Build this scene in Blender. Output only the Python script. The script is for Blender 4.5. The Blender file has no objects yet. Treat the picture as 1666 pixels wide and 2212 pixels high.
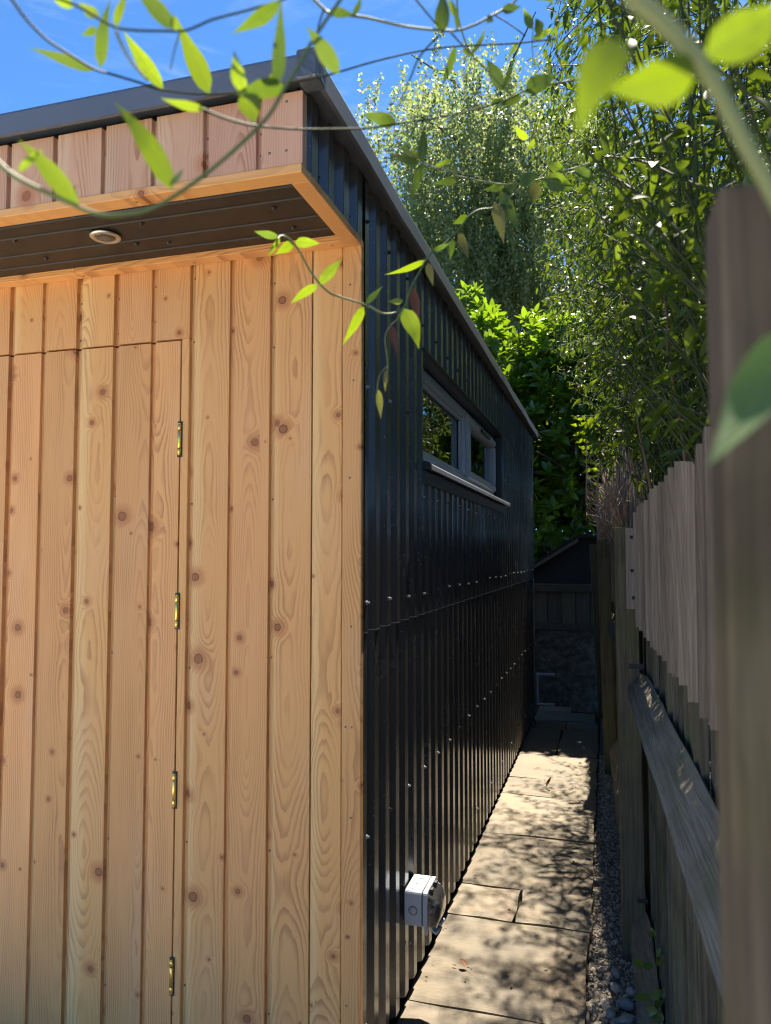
import bpy, bmesh, math, random
import numpy as np
from mathutils import Vector, Matrix

# ------------------------------------------------------------------ camera, sky, sun, exposure
SC = bpy.context.scene
COL = SC.collection
CAM_H, PITCH, YAW = 1.4, 0.0548, 0.2860
cd = bpy.data.cameras.new("camera")
cam = bpy.data.objects.new("camera", cd)
COL.objects.link(cam)
cam.location = (0, 0, CAM_H)
cam.rotation_euler = (math.pi / 2 + PITCH, 0, YAW)
cd.sensor_fit = 'VERTICAL'; cd.sensor_height = 36.0; cd.sensor_width = 27.1
cd.lens = 1640 / 2212 * 36.0
cd.clip_start = 0.02; cd.clip_end = 400
cd.dof.use_dof = True; cd.dof.focus_distance = 2.9; cd.dof.aperture_fstop = 5.7
SC.camera = cam

SUN_EL, SUN_AZ = math.radians(60), math.radians(5.5)      # azimuth from +Y towards +X
w = bpy.data.worlds.new("World"); SC.world = w; w.use_nodes = True
wn = w.node_tree
sky = wn.nodes.new('ShaderNodeTexSky'); sky.sky_type = 'NISHITA'; sky.sun_disc = False
sky.sun_elevation = SUN_EL; sky.sun_rotation = SUN_AZ
sky.altitude = 0; sky.air_density = 0.42; sky.dust_density = 0.0; sky.ozone_density = 9.0
bg = wn.nodes['Background']; bg.inputs[1].default_value = 0.088
# a trace of thin high cloud over the clear sky
_tc = wn.nodes.new('ShaderNodeTexCoord'); _mp = wn.nodes.new('ShaderNodeMapping'); _mp.inputs['Scale'].default_value = (2.2, 2.2, 7.0); _mp.inputs['Rotation'].default_value = (0.5, 0.2, 0.6)
wn.links.new(_tc.outputs['Generated'], _mp.inputs[0])
_nz = wn.nodes.new('ShaderNodeTexNoise'); _nz.inputs['Scale'].default_value = 2.2; _nz.inputs['Detail'].default_value = 7; _nz.inputs['Roughness'].default_value = 0.62; _nz.inputs['Distortion'].default_value = 0.6
wn.links.new(_mp.outputs[0], _nz.inputs['Vector'])
_mr = wn.nodes.new('ShaderNodeMapRange'); _mr.inputs[1].default_value = 0.50; _mr.inputs[2].default_value = 0.85; _mr.inputs[4].default_value = 0.35
wn.links.new(_nz.outputs[0], _mr.inputs[0])
_mx = wn.nodes.new('ShaderNodeMix'); _mx.data_type = 'RGBA'; _mx.inputs[7].default_value = (2.6, 2.9, 3.2, 1)
_tn = wn.nodes.new('ShaderNodeMix'); _tn.data_type = 'RGBA'; _tn.blend_type = 'MULTIPLY'; _tn.inputs[0].default_value = 1.0; _tn.inputs[7].default_value = (0.74, 0.99, 1.0, 1)   # the clear deep blue of the day
wn.links.new(sky.outputs[0], _tn.inputs[6])
wn.links.new(_mr.outputs[0], _mx.inputs[0]); wn.links.new(_tn.outputs[2], _mx.inputs[6]); wn.links.new(_mx.outputs[2], bg.inputs[0])
sd = bpy.data.lights.new("sun", 'SUN'); sd.energy = 3.6; sd.angle = math.radians(0.5); sd.color = (1.0, 0.90, 0.75)
sun = bpy.data.objects.new("sun", sd); COL.objects.link(sun)
SUN_DIR = Vector((math.sin(SUN_AZ) * math.cos(SUN_EL), math.cos(SUN_AZ) * math.cos(SUN_EL), math.sin(SUN_EL)))
sun.rotation_euler = SUN_DIR.to_track_quat('Z', 'Y').to_euler()
sun.location = (3, 8, 12)
SC.view_settings.view_transform = 'Standard'; SC.view_settings.look = 'None'
SC.view_settings.gamma = 1; SC.view_settings.use_curve_mapping = False
SC.view_settings.exposure = 2.2
SC.render.engine = 'CYCLES'
SC.cycles.max_bounces = 8; SC.cycles.diffuse_bounces = 4; SC.cycles.transparent_max_bounces = 12
SC.cycles.sample_clamp_indirect = 6
SC.cycles.pixel_filter_type = 'BLACKMAN_HARRIS'; SC.cycles.filter_width = 1.1
SC.cycles.use_denoising = True; SC.cycles.denoiser = 'OPENIMAGEDENOISE'
SC.cycles.denoising_input_passes = 'RGB_ALBEDO_NORMAL'; SC.cycles.denoising_prefilter = 'ACCURATE'

rng = np.random.RandomState(7)
rnd = random.Random(11)

# ------------------------------------------------------------------ helpers
_p, _y = PITCH, YAW
_fw = np.array([-math.sin(_y) * math.cos(_p), math.cos(_y) * math.cos(_p), math.sin(_p)])
_rt = np.array([math.cos(_y), math.sin(_y), 0.0]); _up = np.cross(_rt, _fw)
def ray(u, v):
    return _fw + _rt * ((u - 833) / 1640) - _up * ((v - 1106) / 1640)
def at(u, v, d):
    """a measured point of the photograph at a real distance d in front of the camera"""
    return np.array([0, 0, CAM_H]) + ray(u, v) * d
def aty(u, v, y):
    r = ray(u, v); return np.array([0, 0, CAM_H]) + r * (y / r[1])

def tag(o, label=None, cat=None, group=None, kind=None):
    if label: o['label'] = label
    if cat: o['category'] = cat
    if group: o['group'] = group
    if kind: o['kind'] = kind
    return o
def empty(name, loc=(0, 0, 0), rz=0):
    o = bpy.data.objects.new(name, None); COL.objects.link(o)
    o.location = loc; o.rotation_euler = (0, 0, rz); o.empty_display_size = 0.1
    return o
def link_mesh(name, me, mat=None, parent=None, loc=None):
    o = bpy.data.objects.new(name, me); COL.objects.link(o)
    if mat is not None and len(me.materials) == 0: me.materials.append(mat)
    if parent is not None: o.parent = parent
    if loc is not None: o.location = loc
    return o
class MB:
    def __init__(s): s.v = []; s.f = []; s.sm = []
    def add(s, vs, fs, smooth=False):
        b = len(s.v); s.v += [tuple(map(float, p)) for p in vs]
        s.f += [tuple(i + b for i in f) for f in fs]; s.sm += [smooth] * len(fs)
        return s
    def box(s, x0, x1, y0, y1, z0, z1):
        return s.add([(x0,y0,z0),(x1,y0,z0),(x1,y1,z0),(x0,y1,z0),(x0,y0,z1),(x1,y0,z1),(x1,y1,z1),(x0,y1,z1)],
                     [(0,3,2,1),(4,5,6,7),(0,1,5,4),(1,2,6,5),(2,3,7,6),(3,0,4,7)])
    def prism(s, poly, a, b, axis=1):
        """extrude a 2-D polygon along an axis from a to b"""
        n = len(poly)
        def P(p, t):
            return {0: (t, p[0], p[1]), 1: (p[0], t, p[1]), 2: (p[0], p[1], t)}[axis]
        vs = [P(p, a) for p in poly] + [P(p, b) for p in poly]
        fs = [tuple(range(n)), tuple(range(2 * n - 1, n - 1, -1))] + [(i, i + n, (i + 1) % n + n, (i + 1) % n) for i in range(n)]
        return s.add(vs, fs)
    def tube(s, pts, r, n=6, r2=None, cap=True):
        pts = [np.array(p, float) for p in pts]; m = len(pts)
        if r2 is None: r2 = r
        rings = []; prev = None
        for i, p in enumerate(pts):
            t = pts[min(i + 1, m - 1)] - pts[max(i - 1, 0)]; t = t / (np.linalg.norm(t) + 1e-9)
            if prev is None:
                a = np.cross(t, [0, 0, 1.0]);
                if np.linalg.norm(a) < 1e-3: a = np.cross(t, [1.0, 0, 0])
            else: a = prev - t * (prev @ t)
            a = a / (np.linalg.norm(a) + 1e-9); prev = a; b = np.cross(t, a)
            rr = r + (r2 - r) * i / max(1, m - 1)
            rings.append([p + rr * (a * math.cos(q) + b * math.sin(q)) for q in np.linspace(0, 2 * math.pi, n, endpoint=False)])
        vs = [q for R in rings for q in R]; fs = []
        for i in range(m - 1):
            for k in range(n):
                fs.append((i * n + k, i * n + (k + 1) % n, (i + 1) * n + (k + 1) % n, (i + 1) * n + k))
        if cap: fs += [tuple(range(n - 1, -1, -1)), tuple((m - 1) * n + k for k in range(n))]
        return s.add(vs, fs, True)
    def lathe(s, prof, n=16, origin=(0, 0, 0), axis='z'):
        vs = []; fs = []; m = len(prof)
        for r, h in prof:
            for k in range(n):
                q = 2 * math.pi * k / n; c, d = r * math.cos(q), r * math.sin(q)
                p = {'z': (c, d, h), 'x': (h, c, d), 'y': (d, h, c)}[axis]
                vs.append((p[0] + origin[0], p[1] + origin[1], p[2] + origin[2]))
        for i in range(m - 1):
            for k in range(n):
                fs.append((i * n + k, i * n + (k + 1) % n, (i + 1) * n + (k + 1) % n, (i + 1) * n + k))
        fs += [tuple(range(n - 1, -1, -1)), tuple((m - 1) * n + k for k in range(n))]
        return s.add(vs, fs, True)
    def mesh(s, name):
        me = bpy.data.meshes.new(name); me.from_pydata(s.v, [], s.f)
        me.polygons.foreach_set('use_smooth', s.sm); me.update()
        bm = bmesh.new(); bm.from_mesh(me); bmesh.ops.recalc_face_normals(bm, faces=bm.faces); bm.to_mesh(me); bm.free()
        return me
    def build(s, name, mat=None, parent=None, loc=None, bevel=0, seg=1):
        o = link_mesh(name, s.mesh(name), mat, parent, loc)
        if bevel:
            b = o.modifiers.new('bevel', 'BEVEL'); b.width = bevel; b.segments = seg; b.limit_method = 'ANGLE'; b.angle_limit = math.radians(40)
        return o
def copy_of(o, parent=None, loc=None, rot=None, scale=None):
    c = o.copy(); COL.objects.link(c)
    if parent is not None: c.parent = parent
    if loc is not None: c.location = loc
    if rot is not None: c.rotation_euler = rot
    if scale is not None: c.scale = scale
    return c
def bulk_mesh(name, tv, tf, P, X, Y, Z, S, rand=None, smooth=True):
    """many transformed copies of a small template in one mesh, with a per-copy random number stored as attribute 'rnd'"""
    tv = np.asarray(tv, float); N = len(P); k = len(tv)
    V = (P[:, None, :] + S[:, None, None] * (tv[None, :, 0, None] * X[:, None, :] + tv[None, :, 1, None] * Y[:, None, :] + tv[None, :, 2, None] * Z[:, None, :])).reshape(-1, 3)
    lens = np.array([len(f) for f in tf]); flat = np.array([i for f in tf for i in f])
    loops = (flat[None, :] + (np.arange(N) * k)[:, None]).ravel()
    me = bpy.data.meshes.new(name)
    me.vertices.add(len(V)); me.vertices.foreach_set('co', V.ravel())
    me.loops.add(len(loops)); me.loops.foreach_set('vertex_index', loops.astype(np.int32))
    L = np.tile(lens, N); st = np.concatenate([[0], np.cumsum(L)[:-1]])
    me.polygons.add(len(L)); me.polygons.foreach_set('loop_start', st.astype(np.int32))
    me.update(calc_edges=True)
    me.polygons.foreach_set('use_smooth', np.full(len(L), smooth))
    if rand is None: rand = rng.rand(N)
    a = me.attributes.new('rnd', 'FLOAT', 'POINT'); a.data.foreach_set('value', np.repeat(rand, k).astype(np.float32))
    me.validate(); me.update()
    return me
def unit(a): return a / (np.linalg.norm(a, axis=-1, keepdims=True) + 1e-9)
def frames(D, up=None, jit=0.0):
    """leaf frames: Y along the leaf, Z its upper side"""
    Y = unit(D); N = len(Y)
    U = np.tile(np.array([0, 0, 1.0]), (N, 1)) if up is None else up
    U = U + jit * rng.randn(N, 3)
    X = unit(np.cross(Y, U)); Z = np.cross(X, Y)
    return X, Y, Z
def leaf_template(n=4, width=0.36, fold=0.25, curl=0.12, power=0.75):
    vs = []; fs = []
    for i in range(n + 1):
        t = i / n; wd = width * 0.5 * math.sin(math.pi * min(1, t ** power * 0.985 + 0.012)) ** 0.85
        z = -curl * t * t
        if n >= 8: wd *= 1.12 * (1 - t) ** .35 * (1 + .03 * math.sin(17 * t))
        vs += [(-wd, t, z + fold * wd), (0, t, z), (wd, t, z + fold * wd)]
    for i in range(n):
        a = i * 3; fs += [(a, a + 1, a + 4, a + 3), (a + 1, a + 2, a + 5, a + 4)]
    return vs, fs
def foliage(root, name_leaf, P, X, Y, Z, S, tmpl, mat, n_parts, stuff_name='foliage', rand=None):
    """the leaves that show largest become parts of the plant; the rest is one joined part"""
    N = len(P); rand = rng.rand(N) if rand is None else rand
    Rl = np.array(root.location)
    d = np.linalg.norm(P - np.array([0, 0, CAM_H]), axis=1) / S
    order = np.argsort(d); near, far = order[:n_parts], order[n_parts:]
    tv, tf = tmpl
    protos = []
    for q in range(6):
        me = bulk_mesh(name_leaf, tv, tf, np.zeros((1, 3)), np.array([[1., 0, 0]]), np.array([[0, 1., 0]]), np.array([[0, 0, 1.]]), np.ones(1), np.array([q / 5.0]))
        me.materials.append(mat); protos.append(me)
    for i in near:
        o = bpy.data.objects.new(name_leaf, protos[int(rand[i] * 5.99)]); COL.objects.link(o); o.parent = root
        s = S[i]; p = P[i] - Rl
        o.matrix_local = Matrix(((X[i][0]*s, Y[i][0]*s, Z[i][0]*s, p[0]), (X[i][1]*s, Y[i][1]*s, Z[i][1]*s, p[1]), (X[i][2]*s, Y[i][2]*s, Z[i][2]*s, p[2]), (0, 0, 0, 1)))
    if len(far):
        me = bulk_mesh(stuff_name, tv, tf, P[far] - Rl, X[far], Y[far], Z[far], S[far], rand[far])
        o = link_mesh(stuff_name, me, mat, root); o['kind'] = 'stuff'

# ------------------------------------------------------------------ materials
class NT:
    def __init__(s, name):
        s.mat = bpy.data.materials.new(name); s.mat.use_nodes = True; s.t = s.mat.node_tree; s.t.nodes.clear()
        s.out = s.t.nodes.new('ShaderNodeOutputMaterial')
    def n(s, typ, **kw):
        nd = s.t.nodes.new('ShaderNode' + typ)
        for k, v in kw.items(): setattr(nd, k, v)
        return nd
    def put(s, sock, v):
        if isinstance(v, (int, float)): sock.default_value = v
        elif isinstance(v, tuple): sock.default_value = v if len(v) == len(sock.default_value) else v + (1.0,)
        else: s.t.links.new(v, sock)
    def m(s, op, a, b=None, c=None, clamp=False):
        nd = s.n('Math', operation=op); nd.use_clamp = clamp
        s.put(nd.inputs[0], a)
        if b is not None: s.put(nd.inputs[1], b)
        if c is not None: s.put(nd.inputs[2], c)
        return nd.outputs[0]
    def ss(s, x, lo, hi):
        nd = s.n('MapRange', interpolation_type='SMOOTHSTEP'); s.put(nd.inputs[0], x); nd.inputs[1].default_value = lo; nd.inputs[2].default_value = hi
        return nd.outputs[0]
    def mix(s, f, a, b, mode='MIX'):
        nd = s.n('Mix', data_type='RGBA', blend_type=mode); s.put(nd.inputs[0], f); s.put(nd.inputs[6], a); s.put(nd.inputs[7], b)
        return nd.outputs[2]
    def noise(s, vec, scale, detail=3, rough=0.5, out=0):
        nd = s.n('TexNoise'); nd.inputs['Scale'].default_value = scale; nd.inputs['Detail'].default_value = detail; nd.inputs['Roughness'].default_value = rough
        if vec is not None: s.t.links.new(vec, nd.inputs['Vector'])
        return nd.outputs[out]
    def vec(s, x, y, z):
        nd = s.n('CombineXYZ'); s.put(nd.inputs[0], x); s.put(nd.inputs[1], y); s.put(nd.inputs[2], z); return nd.outputs[0]
    def obj(s):
        tc = s.n('TexCoord'); sp = s.n('SeparateXYZ'); s.t.links.new(tc.outputs['Object'], sp.inputs[0])
        return tc.outputs['Object'], sp.outputs[0], sp.outputs[1], sp.outputs[2]
    def rand(s): return s.n('ObjectInfo').outputs['Random']
    def world(s): return s.n('NewGeometry').outputs['Position']
    def bump(s, h, strength=0.3, dist=0.01):
        nd = s.n('Bump'); nd.inputs['Strength'].default_value = strength; nd.inputs['Distance'].default_value = dist; s.put(nd.inputs['Height'], h); return nd.outputs[0]
    def bsdf(s, color, rough=0.6, metal=0.0, spec=0.5, normal=None, **kw):
        b = s.n('BsdfPrincipled'); s.put(b.inputs['Base Color'], color); s.put(b.inputs['Roughness'], rough); s.put(b.inputs['Metallic'], metal)
        s.put(b.inputs['Specular IOR Level'], spec)
        if normal is not None: s.t.links.new(normal, b.inputs['Normal'])
        for k, v in kw.items(): s.put(b.inputs[k], v)
        return b
    def done(s, b): s.t.links.new(b.outputs[0], s.out.inputs[0]); return s.mat

def plain(name, c, rough=0.5, metal=0.0, spec=0.5, var=0.08, scale=30):
    t = NT(name); v, x, y, z = t.obj()
    f = t.noise(v, scale, 4)
    col = t.mix(f, tuple(q * (1 - var) for q in c), tuple(min(1, q * (1 + var)) for q in c))
    return t.done(t.bsdf(col, rough, metal, spec, t.bump(f, 0.05, 0.002)))

def larch(name, gain=1.0, pink=0.0, along='z'):
    """plain-sawn larch: growth rings cut by a wandering plane, with knots and paler sapwood"""
    t = NT(name); v, X, Y, Z = t.obj()
    if along == 'x': X, Z = Z, X
    if along == 'y': X, Z = X, Y
    R = t.rand(); off = t.m('MULTIPLY', R, 57.3)
    R2 = t.m('FRACT', t.m('MULTIPLY', R, 17.13)); R3 = t.m('FRACT', t.m('MULTIPLY', R, 71.7))
    x = t.m('ADD', X, t.m('MULTIPLY', t.m('SUBTRACT', R2, 0.5), 0.10))
    zo = t.m('ADD', Z, off)
    lowv = t.vec(t.m('MULTIPLY', X, 2.0), off, t.m('MULTIPLY', zo, 1.0))
    n1 = t.m('MULTIPLY', t.m('SUBTRACT', t.noise(lowv, 1.25, 2, 0.45), 0.5), 0.17)
    vor = t.n('TexVoronoi', voronoi_dimensions='2D', feature='F1'); vor.inputs['Scale'].default_value = 5.6
    t.t.links.new(t.vec(t.m('ADD', X, off), zo, 0.0), vor.inputs['Vector'])
    kwarp = t.noise(t.vec(t.m('MULTIPLY', X, 60.0), off, t.m('MULTIPLY', zo, 45.0)), 1.0, 3)
    kd = t.m('ADD', t.m('DIVIDE', vor.outputs['Distance'], 5.6), t.m('MULTIPLY', t.m('SUBTRACT', kwarp, 0.5), 0.006))
    sep = t.n('SeparateColor'); t.t.links.new(vor.outputs['Color'], sep.inputs[0])
    ks = t.m('ADD', 0.0025, t.m('MULTIPLY', t.m('POWER', sep.outputs[0], 2.2), 0.0125))
    kn = t.m('DIVIDE', kd, ks)
    kb = t.m('EXPONENT', t.m('MULTIPLY', t.m('POWER', t.m('DIVIDE', kn, 2.6), 2.0), -1.0))
    d = t.m('ADD', t.m('ADD', t.m('ADD', 0.018, t.m('MULTIPLY', R3, 0.05)), n1), t.m('MULTIPLY', kb, 0.022))
    wob = t.m('MULTIPLY', t.m('SUBTRACT', t.noise(t.vec(t.m('MULTIPLY', X, 14.0), off, t.m('MULTIPLY', zo, 3.0)), 1.6, 3, 0.6), 0.5), 0.011)
    r = t.m('ADD', t.m('SQRT', t.m('ADD', t.m('MULTIPLY', x, x), t.m('MULTIPLY', d, d))), wob)
    ring = t.m('FRACT', t.m('DIVIDE', r, 0.0062))
    late = t.m('MULTIPLY', t.ss(ring, 0.35, 0.9), t.m('SUBTRACT', 1.0, t.ss(ring, 0.93, 1.0)))
    contrast = t.noise(t.vec(t.m('MULTIPLY', X, 9.0), off, t.m('MULTIPLY', zo, 1.3)), 2.0, 3)
    late = t.m('MULTIPLY', late, t.ss(contrast, 0.28, 0.75))
    cloudx = t.noise(t.vec(t.m('MULTIPLY', X, 3.0), off, t.m('MULTIPLY', zo, 0.7)), 1.0, 2)
    fib = t.noise(t.vec(t.m('MULTIPLY', X, 420.0), t.m('MULTIPLY', Y, 100.0), t.m('MULTIPLY', zo, 7.0)), 1.0, 3, 0.7)
    sap = t.ss(t.m('ADD', t.m('MULTIPLY', X, -0.75), t.m('ADD', t.m('MULTIPLY', t.m('SUBTRACT', cloudx, 0.5), 0.05), t.m('MULTIPLY', t.m('SUBTRACT', R3, 0.5), 0.05))), 0.020, 0.042)
    heart = tuple(c * gain for c in (0.73, 0.378, 0.138)); pale = tuple(c * gain for c in (0.80, 0.49, 0.205))
    if pink: heart = tuple(c * gain for c in (0.58, 0.345, 0.225)); pale = tuple(c * gain for c in (0.63, 0.42, 0.28))
    base = t.mix(sap, heart, pale)
    cloud = t.noise(t.vec(t.m('MULTIPLY', X, 6.0), off, t.m('MULTIPLY', zo, 1.6)), 1.3, 4)
    base = t.mix(t.m('MULTIPLY', t.ss(cloud, 0.45, 0.8), 0.45), base, tuple(c * gain for c in (0.68, 0.42, 0.225)))
    base = t.mix(t.m('MULTIPLY', late, 0.85 if pink else 0.62), base, tuple(c * gain for c in (0.34, 0.135, 0.052)))
    base = t.mix(t.m('MULTIPLY', t.m('SUBTRACT', fib, 0.40), 0.55, clamp=True), base, tuple(c * gain for c in (0.36, 0.17, 0.08)))
    tint = t.m('ADD', 0.88, t.m('MULTIPLY', R2, 0.17))
    hs = t.n('HueSaturation'); t.put(hs.inputs['Value'], tint); t.put(hs.inputs['Hue'], t.m('ADD', 0.497, t.m('MULTIPLY', R3, 0.007))); t.put(hs.inputs['Color'], base)
    base = hs.outputs[0]
    halo = t.m('SUBTRACT', 1.0, t.ss(kn, 1.0, 3.4))
    base = t.mix(t.m('MULTIPLY', halo, 0.62), base, (0.40, 0.14, 0.05))
    core = t.m('SUBTRACT', 1.0, t.ss(kn, 0.85, 1.05)); rim = t.m('MULTIPLY', core, t.ss(kn, 0.6, 0.95))
    kr = t.m('FRACT', t.m('MULTIPLY', kn, 3.0))
    base = t.mix(t.m('MULTIPLY', core, 0.85), base, t.mix(kr, (0.36, 0.15, 0.06), (0.19, 0.072, 0.03)))
    base = t.mix(t.m('MULTIPLY', rim, t.m('MULTIPLY', sep.outputs[1], 0.9)), base, (0.07, 0.03, 0.015))
    saw = t.noise(t.vec(t.m('MULTIPLY', X, 8.0), off, t.m('MULTIPLY', zo, 260.0)), 1.0, 1)
    h = t.m('ADD', t.m('ADD', t.m('MULTIPLY', late, 0.45), t.m('MULTIPLY', fib, 0.45)), t.m('MULTIPLY', saw, 0.18))
    return t.done(t.bsdf(base, 0.62, 0.0, 0.28, t.bump(h, 0.35, 0.0015)))

def weathered(name, c1, c2, green=0.0, dark=0.0, along='z'):
    t = NT(name); v, X, Y, Z = t.obj(); R = t.rand(); off = t.m('MULTIPLY', R, 91.0)
    if along == 'y': Y, Z = Z, Y
    g = t.noise(t.vec(t.m('MULTIPLY', X, 90.0), t.m('MULTIPLY', Y, 90.0), t.m('ADD', t.m('MULTIPLY', Z, 3.2), off)), 1.0, 5, 0.65)
    wv = t.noise(t.vec(t.m('MULTIPLY', X, 12.0), t.m('ADD', t.m('MULTIPLY', Y, 12.0), off), t.m('MULTIPLY', Z, 0.55)), 1.4, 3)
    rg = t.m('FRACT', t.m('MULTIPLY', wv, 24.0)); rg = t.m('MULTIPLY', t.ss(rg, 0.3, 0.85), t.m('SUBTRACT', 1.0, t.ss(rg, 0.9, 1.0)))
    col = t.mix(t.ss(g, 0.3, 0.72), c1, c2)
    col = t.mix(t.m('MULTIPLY', rg, 0.14), col, tuple(q * 0.5 for q in c1))
    big = t.noise(t.vec(X, t.m('ADD', Y, off), Z), 3.5, 5, 0.6)
    if green: col = t.mix(t.m('MULTIPLY', t.ss(big, 0.42, 0.68), green), col, (0.105, 0.115, 0.030))
    if dark: col = t.mix(t.m('MULTIPLY', t.ss(t.noise(v, 6.0, 5), 0.45, 0.7), dark), col, tuple(q * 0.3 for q in c1))
    tint = t.n('HueSaturation'); t.put(tint.inputs['Value'], t.m('ADD', 0.78, t.m('MULTIPLY', R, 0.42))); t.put(tint.inputs['Color'], col)
    return t.done(t.bsdf(tint.outputs[0], 0.85, 0, 0.15, t.bump(t.m('ADD', g, t.m('MULTIPLY', rg, 0.25)), 0.6, 0.003)))

def leafmat(name, base, base2, trans, tw=0.45, rough=0.38, spec=0.5, attr=True, veins=False):
    t = NT(name)
    if attr:
        a = t.n('Attribute', attribute_name='rnd'); r = a.outputs['Fac']
    else: r = t.rand()
    v, X, Y, Z = t.obj()
    col = t.mix(r, base, base2)
    nz = t.noise(t.world(), 60.0, 2)
    col = t.mix(t.m('MULTIPLY', nz, 0.25), col, tuple(q * 0.6 for q in base))
    hs = t.n('HueSaturation'); t.put(hs.inputs['Value'], t.m('ADD', 0.72, t.m('MULTIPLY', r, 0.5))); t.put(hs.inputs['Color'], trans)
    tcol = hs.outputs[0]; nrm = None
    if veins:
        tc = t.n('TexCoord'); sp = t.n('SeparateXYZ'); t.t.links.new(tc.outputs['UV'], sp.inputs[0])
        au = t.m('ABSOLUTE', sp.outputs[0]); mid = t.m('SUBTRACT', 1.0, t.ss(au, 0.03, 0.12))
        side = t.m('FRACT', t.m('SUBTRACT', t.m('MULTIPLY', sp.outputs[1], 8.0), t.m('MULTIPLY', au, 2.6)))
        side = t.m('MULTIPLY', t.ss(side, 0.84, 0.93), t.m('SUBTRACT', 1.0, t.ss(side, 0.94, 1.0)))
        vein = t.m('MAXIMUM', mid, t.m('MULTIPLY', side, 0.7))
        blot = t.noise(t.world(), 160.0, 4, 0.6); edge = t.ss(au, 0.75, 1.0)
        col = t.mix(t.m('MULTIPLY', vein, 0.5), col, (0.16, 0.22, 0.07)); col = t.mix(t.m('MULTIPLY', t.ss(blot, 0.66, 0.74), 0.6), col, (0.16, 0.11, 0.04))
        tcol = t.mix(t.m('MULTIPLY', vein, 0.55), tcol, tuple(q * 0.45 for q in trans)); tcol = t.mix(t.m('MULTIPLY', t.ss(blot, 0.35, 0.7), 0.4), tcol, tuple(q * 0.6 for q in trans))
        tcol = t.mix(t.m('MULTIPLY', edge, 0.35), tcol, (0.34, 0.30, 0.03))
        nrm = t.bump(t.m('SUBTRACT', 1.0, vein), 0.5, 0.001)
    b = t.bsdf(col, rough, 0, spec, nrm)
    tr = t.n('BsdfTranslucent'); t.put(tr.inputs[0], tcol)
    mx = t.n('MixShader'); mx.inputs[0].default_value = tw
    t.t.links.new(b.outputs[0], mx.inputs[1]); t.t.links.new(tr.outputs[0], mx.inputs[2])
    return t.done(mx)

M = {}
M['larch'] = larch('larch_boards')
M['larch_fascia'] = larch('larch_fascia', 0.95, 1)
M['larch_x'] = larch('larch_batten', 1.02, 0, 'x')
M['larch_y'] = larch('larch_batten_return', 1.02, 0, 'y')
M['tongue'] = plain('larch_tongue', (0.30, 0.155, 0.070), 0.7, 0, 0.2, 0.3, 40)
M['brass'] = plain('polished_brass', (0.80, 0.58, 0.16), 0.30, 1.0)
M['screw'] = plain('yellow_screw', (0.50, 0.38, 0.18), 0.3, 1.0)
M['nail'] = plain('grey_nail', (0.22, 0.20, 0.18), 0.4, 0.8)
M['rubber'] = None
def metal_black(name, base=(0.043, 0.042, 0.042), rough=0.17, specks=True):
    t = NT(name); v, X, Y, Z = t.obj(); W = t.world()
    fine = t.noise(W, 900.0, 2, 0.7); dust = t.noise(W, 5.0, 5, 0.6)
    vo = t.n('TexVoronoi', feature='F1'); vo.inputs['Scale'].default_value = 120.0; t.t.links.new(W, vo.inputs['Vector'])
    sp = t.n('SeparateColor'); t.t.links.new(vo.outputs['Color'], sp.inputs[0])
    size = t.m('MULTIPLY', t.m('POWER', sp.outputs[0], 12.0), 0.26)
    dot = t.m('LESS_THAN', vo.outputs['Distance'], size)
    col = t.mix(t.m('MULTIPLY', t.ss(dust, 0.5, 0.8), 0.25), base, (0.055, 0.048, 0.042))
    col = t.mix(t.m('MULTIPLY', t.ss(fine, 0.58, 0.78), 0.6), col, (0.20, 0.19, 0.18))
    if specks: col = t.mix(t.m('MULTIPLY', dot, 0.7), col, (0.35, 0.36, 0.38))
    ro = t.m('ADD', rough, t.m('MULTIPLY', t.ss(dust, 0.35, 0.8), 0.16))
    wv = t.noise(t.vec(0.0, t.m('MULTIPLY', Y, 9.0), t.m('MULTIPLY', Z, 2.2)), 1.0, 2)
    nb = t.bump(t.m('ADD', wv, t.m('MULTIPLY', fine, 0.010)), 0.05, 0.02)
    foot_tint = t.m('MULTIPLY', t.m('SUBTRACT', 1.0, t.ss(t.m('ADD', Z, t.m('MULTIPLY', dust, 0.25)), 0.10, 0.42)), 0.45)  # mud splash plus the path's brown reflection, put into the colour at the foot
    if specks: col = t.mix(foot_tint, col, (0.10, 0.085, 0.065))
    return t.done(t.bsdf(col, ro, 0.0, 0.85 if specks else 0.3, nb))
M['clad'] = metal_black('black_coated_steel')
M['soffit'] = metal_black('dark_grey_soffit', (0.014, 0.0142, 0.015), 0.36, False)
M['screwblack'] = plain('black_screw_head', (0.022, 0.022, 0.025), 0.3, 0.2)
M['zinc'] = plain('bare_zinc_edge', (0.24, 0.245, 0.26), 0.45, 0.4)
M['screwgrey'] = plain('worn_screw_head', (0.30, 0.31, 0.33), 0.4, 0.3)
def epdm():
    t = NT('rubber_roof_edge'); W = t.world(); n = t.noise(W, 55.0, 4); n2 = t.noise(W, 4.0, 4)
    col = t.mix(n2, (0.076, 0.088, 0.110), (0.108, 0.122, 0.146))
    return t.done(t.bsdf(col, t.m('ADD', 0.36, t.m('MULTIPLY', n2, 0.2)), 0, 0.8, t.bump(n, 0.10, 0.004)))
M['rubber'] = epdm()
def lumpy():
    t = NT('sealed_rubber_corner'); W = t.world(); n = t.noise(W, 60.0, 3)
    return t.done(t.bsdf((0.072, 0.082, 0.100), 0.30, 0, 0.6, t.bump(n, 0.35, 0.006)))
M['corner'] = lumpy()
M['frame'] = plain('slate_grey_frame', (0.31, 0.33, 0.365), 0.36, 0, 0.5, 0.06)
M['flash'] = plain('black_flashing', (0.012, 0.012, 0.014), 0.42, 0, 0.4)
M['inner'] = plain('inner_timber', (0.34, 0.21, 0.11), 0.7, 0, 0.2, 0.25, 12)
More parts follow.
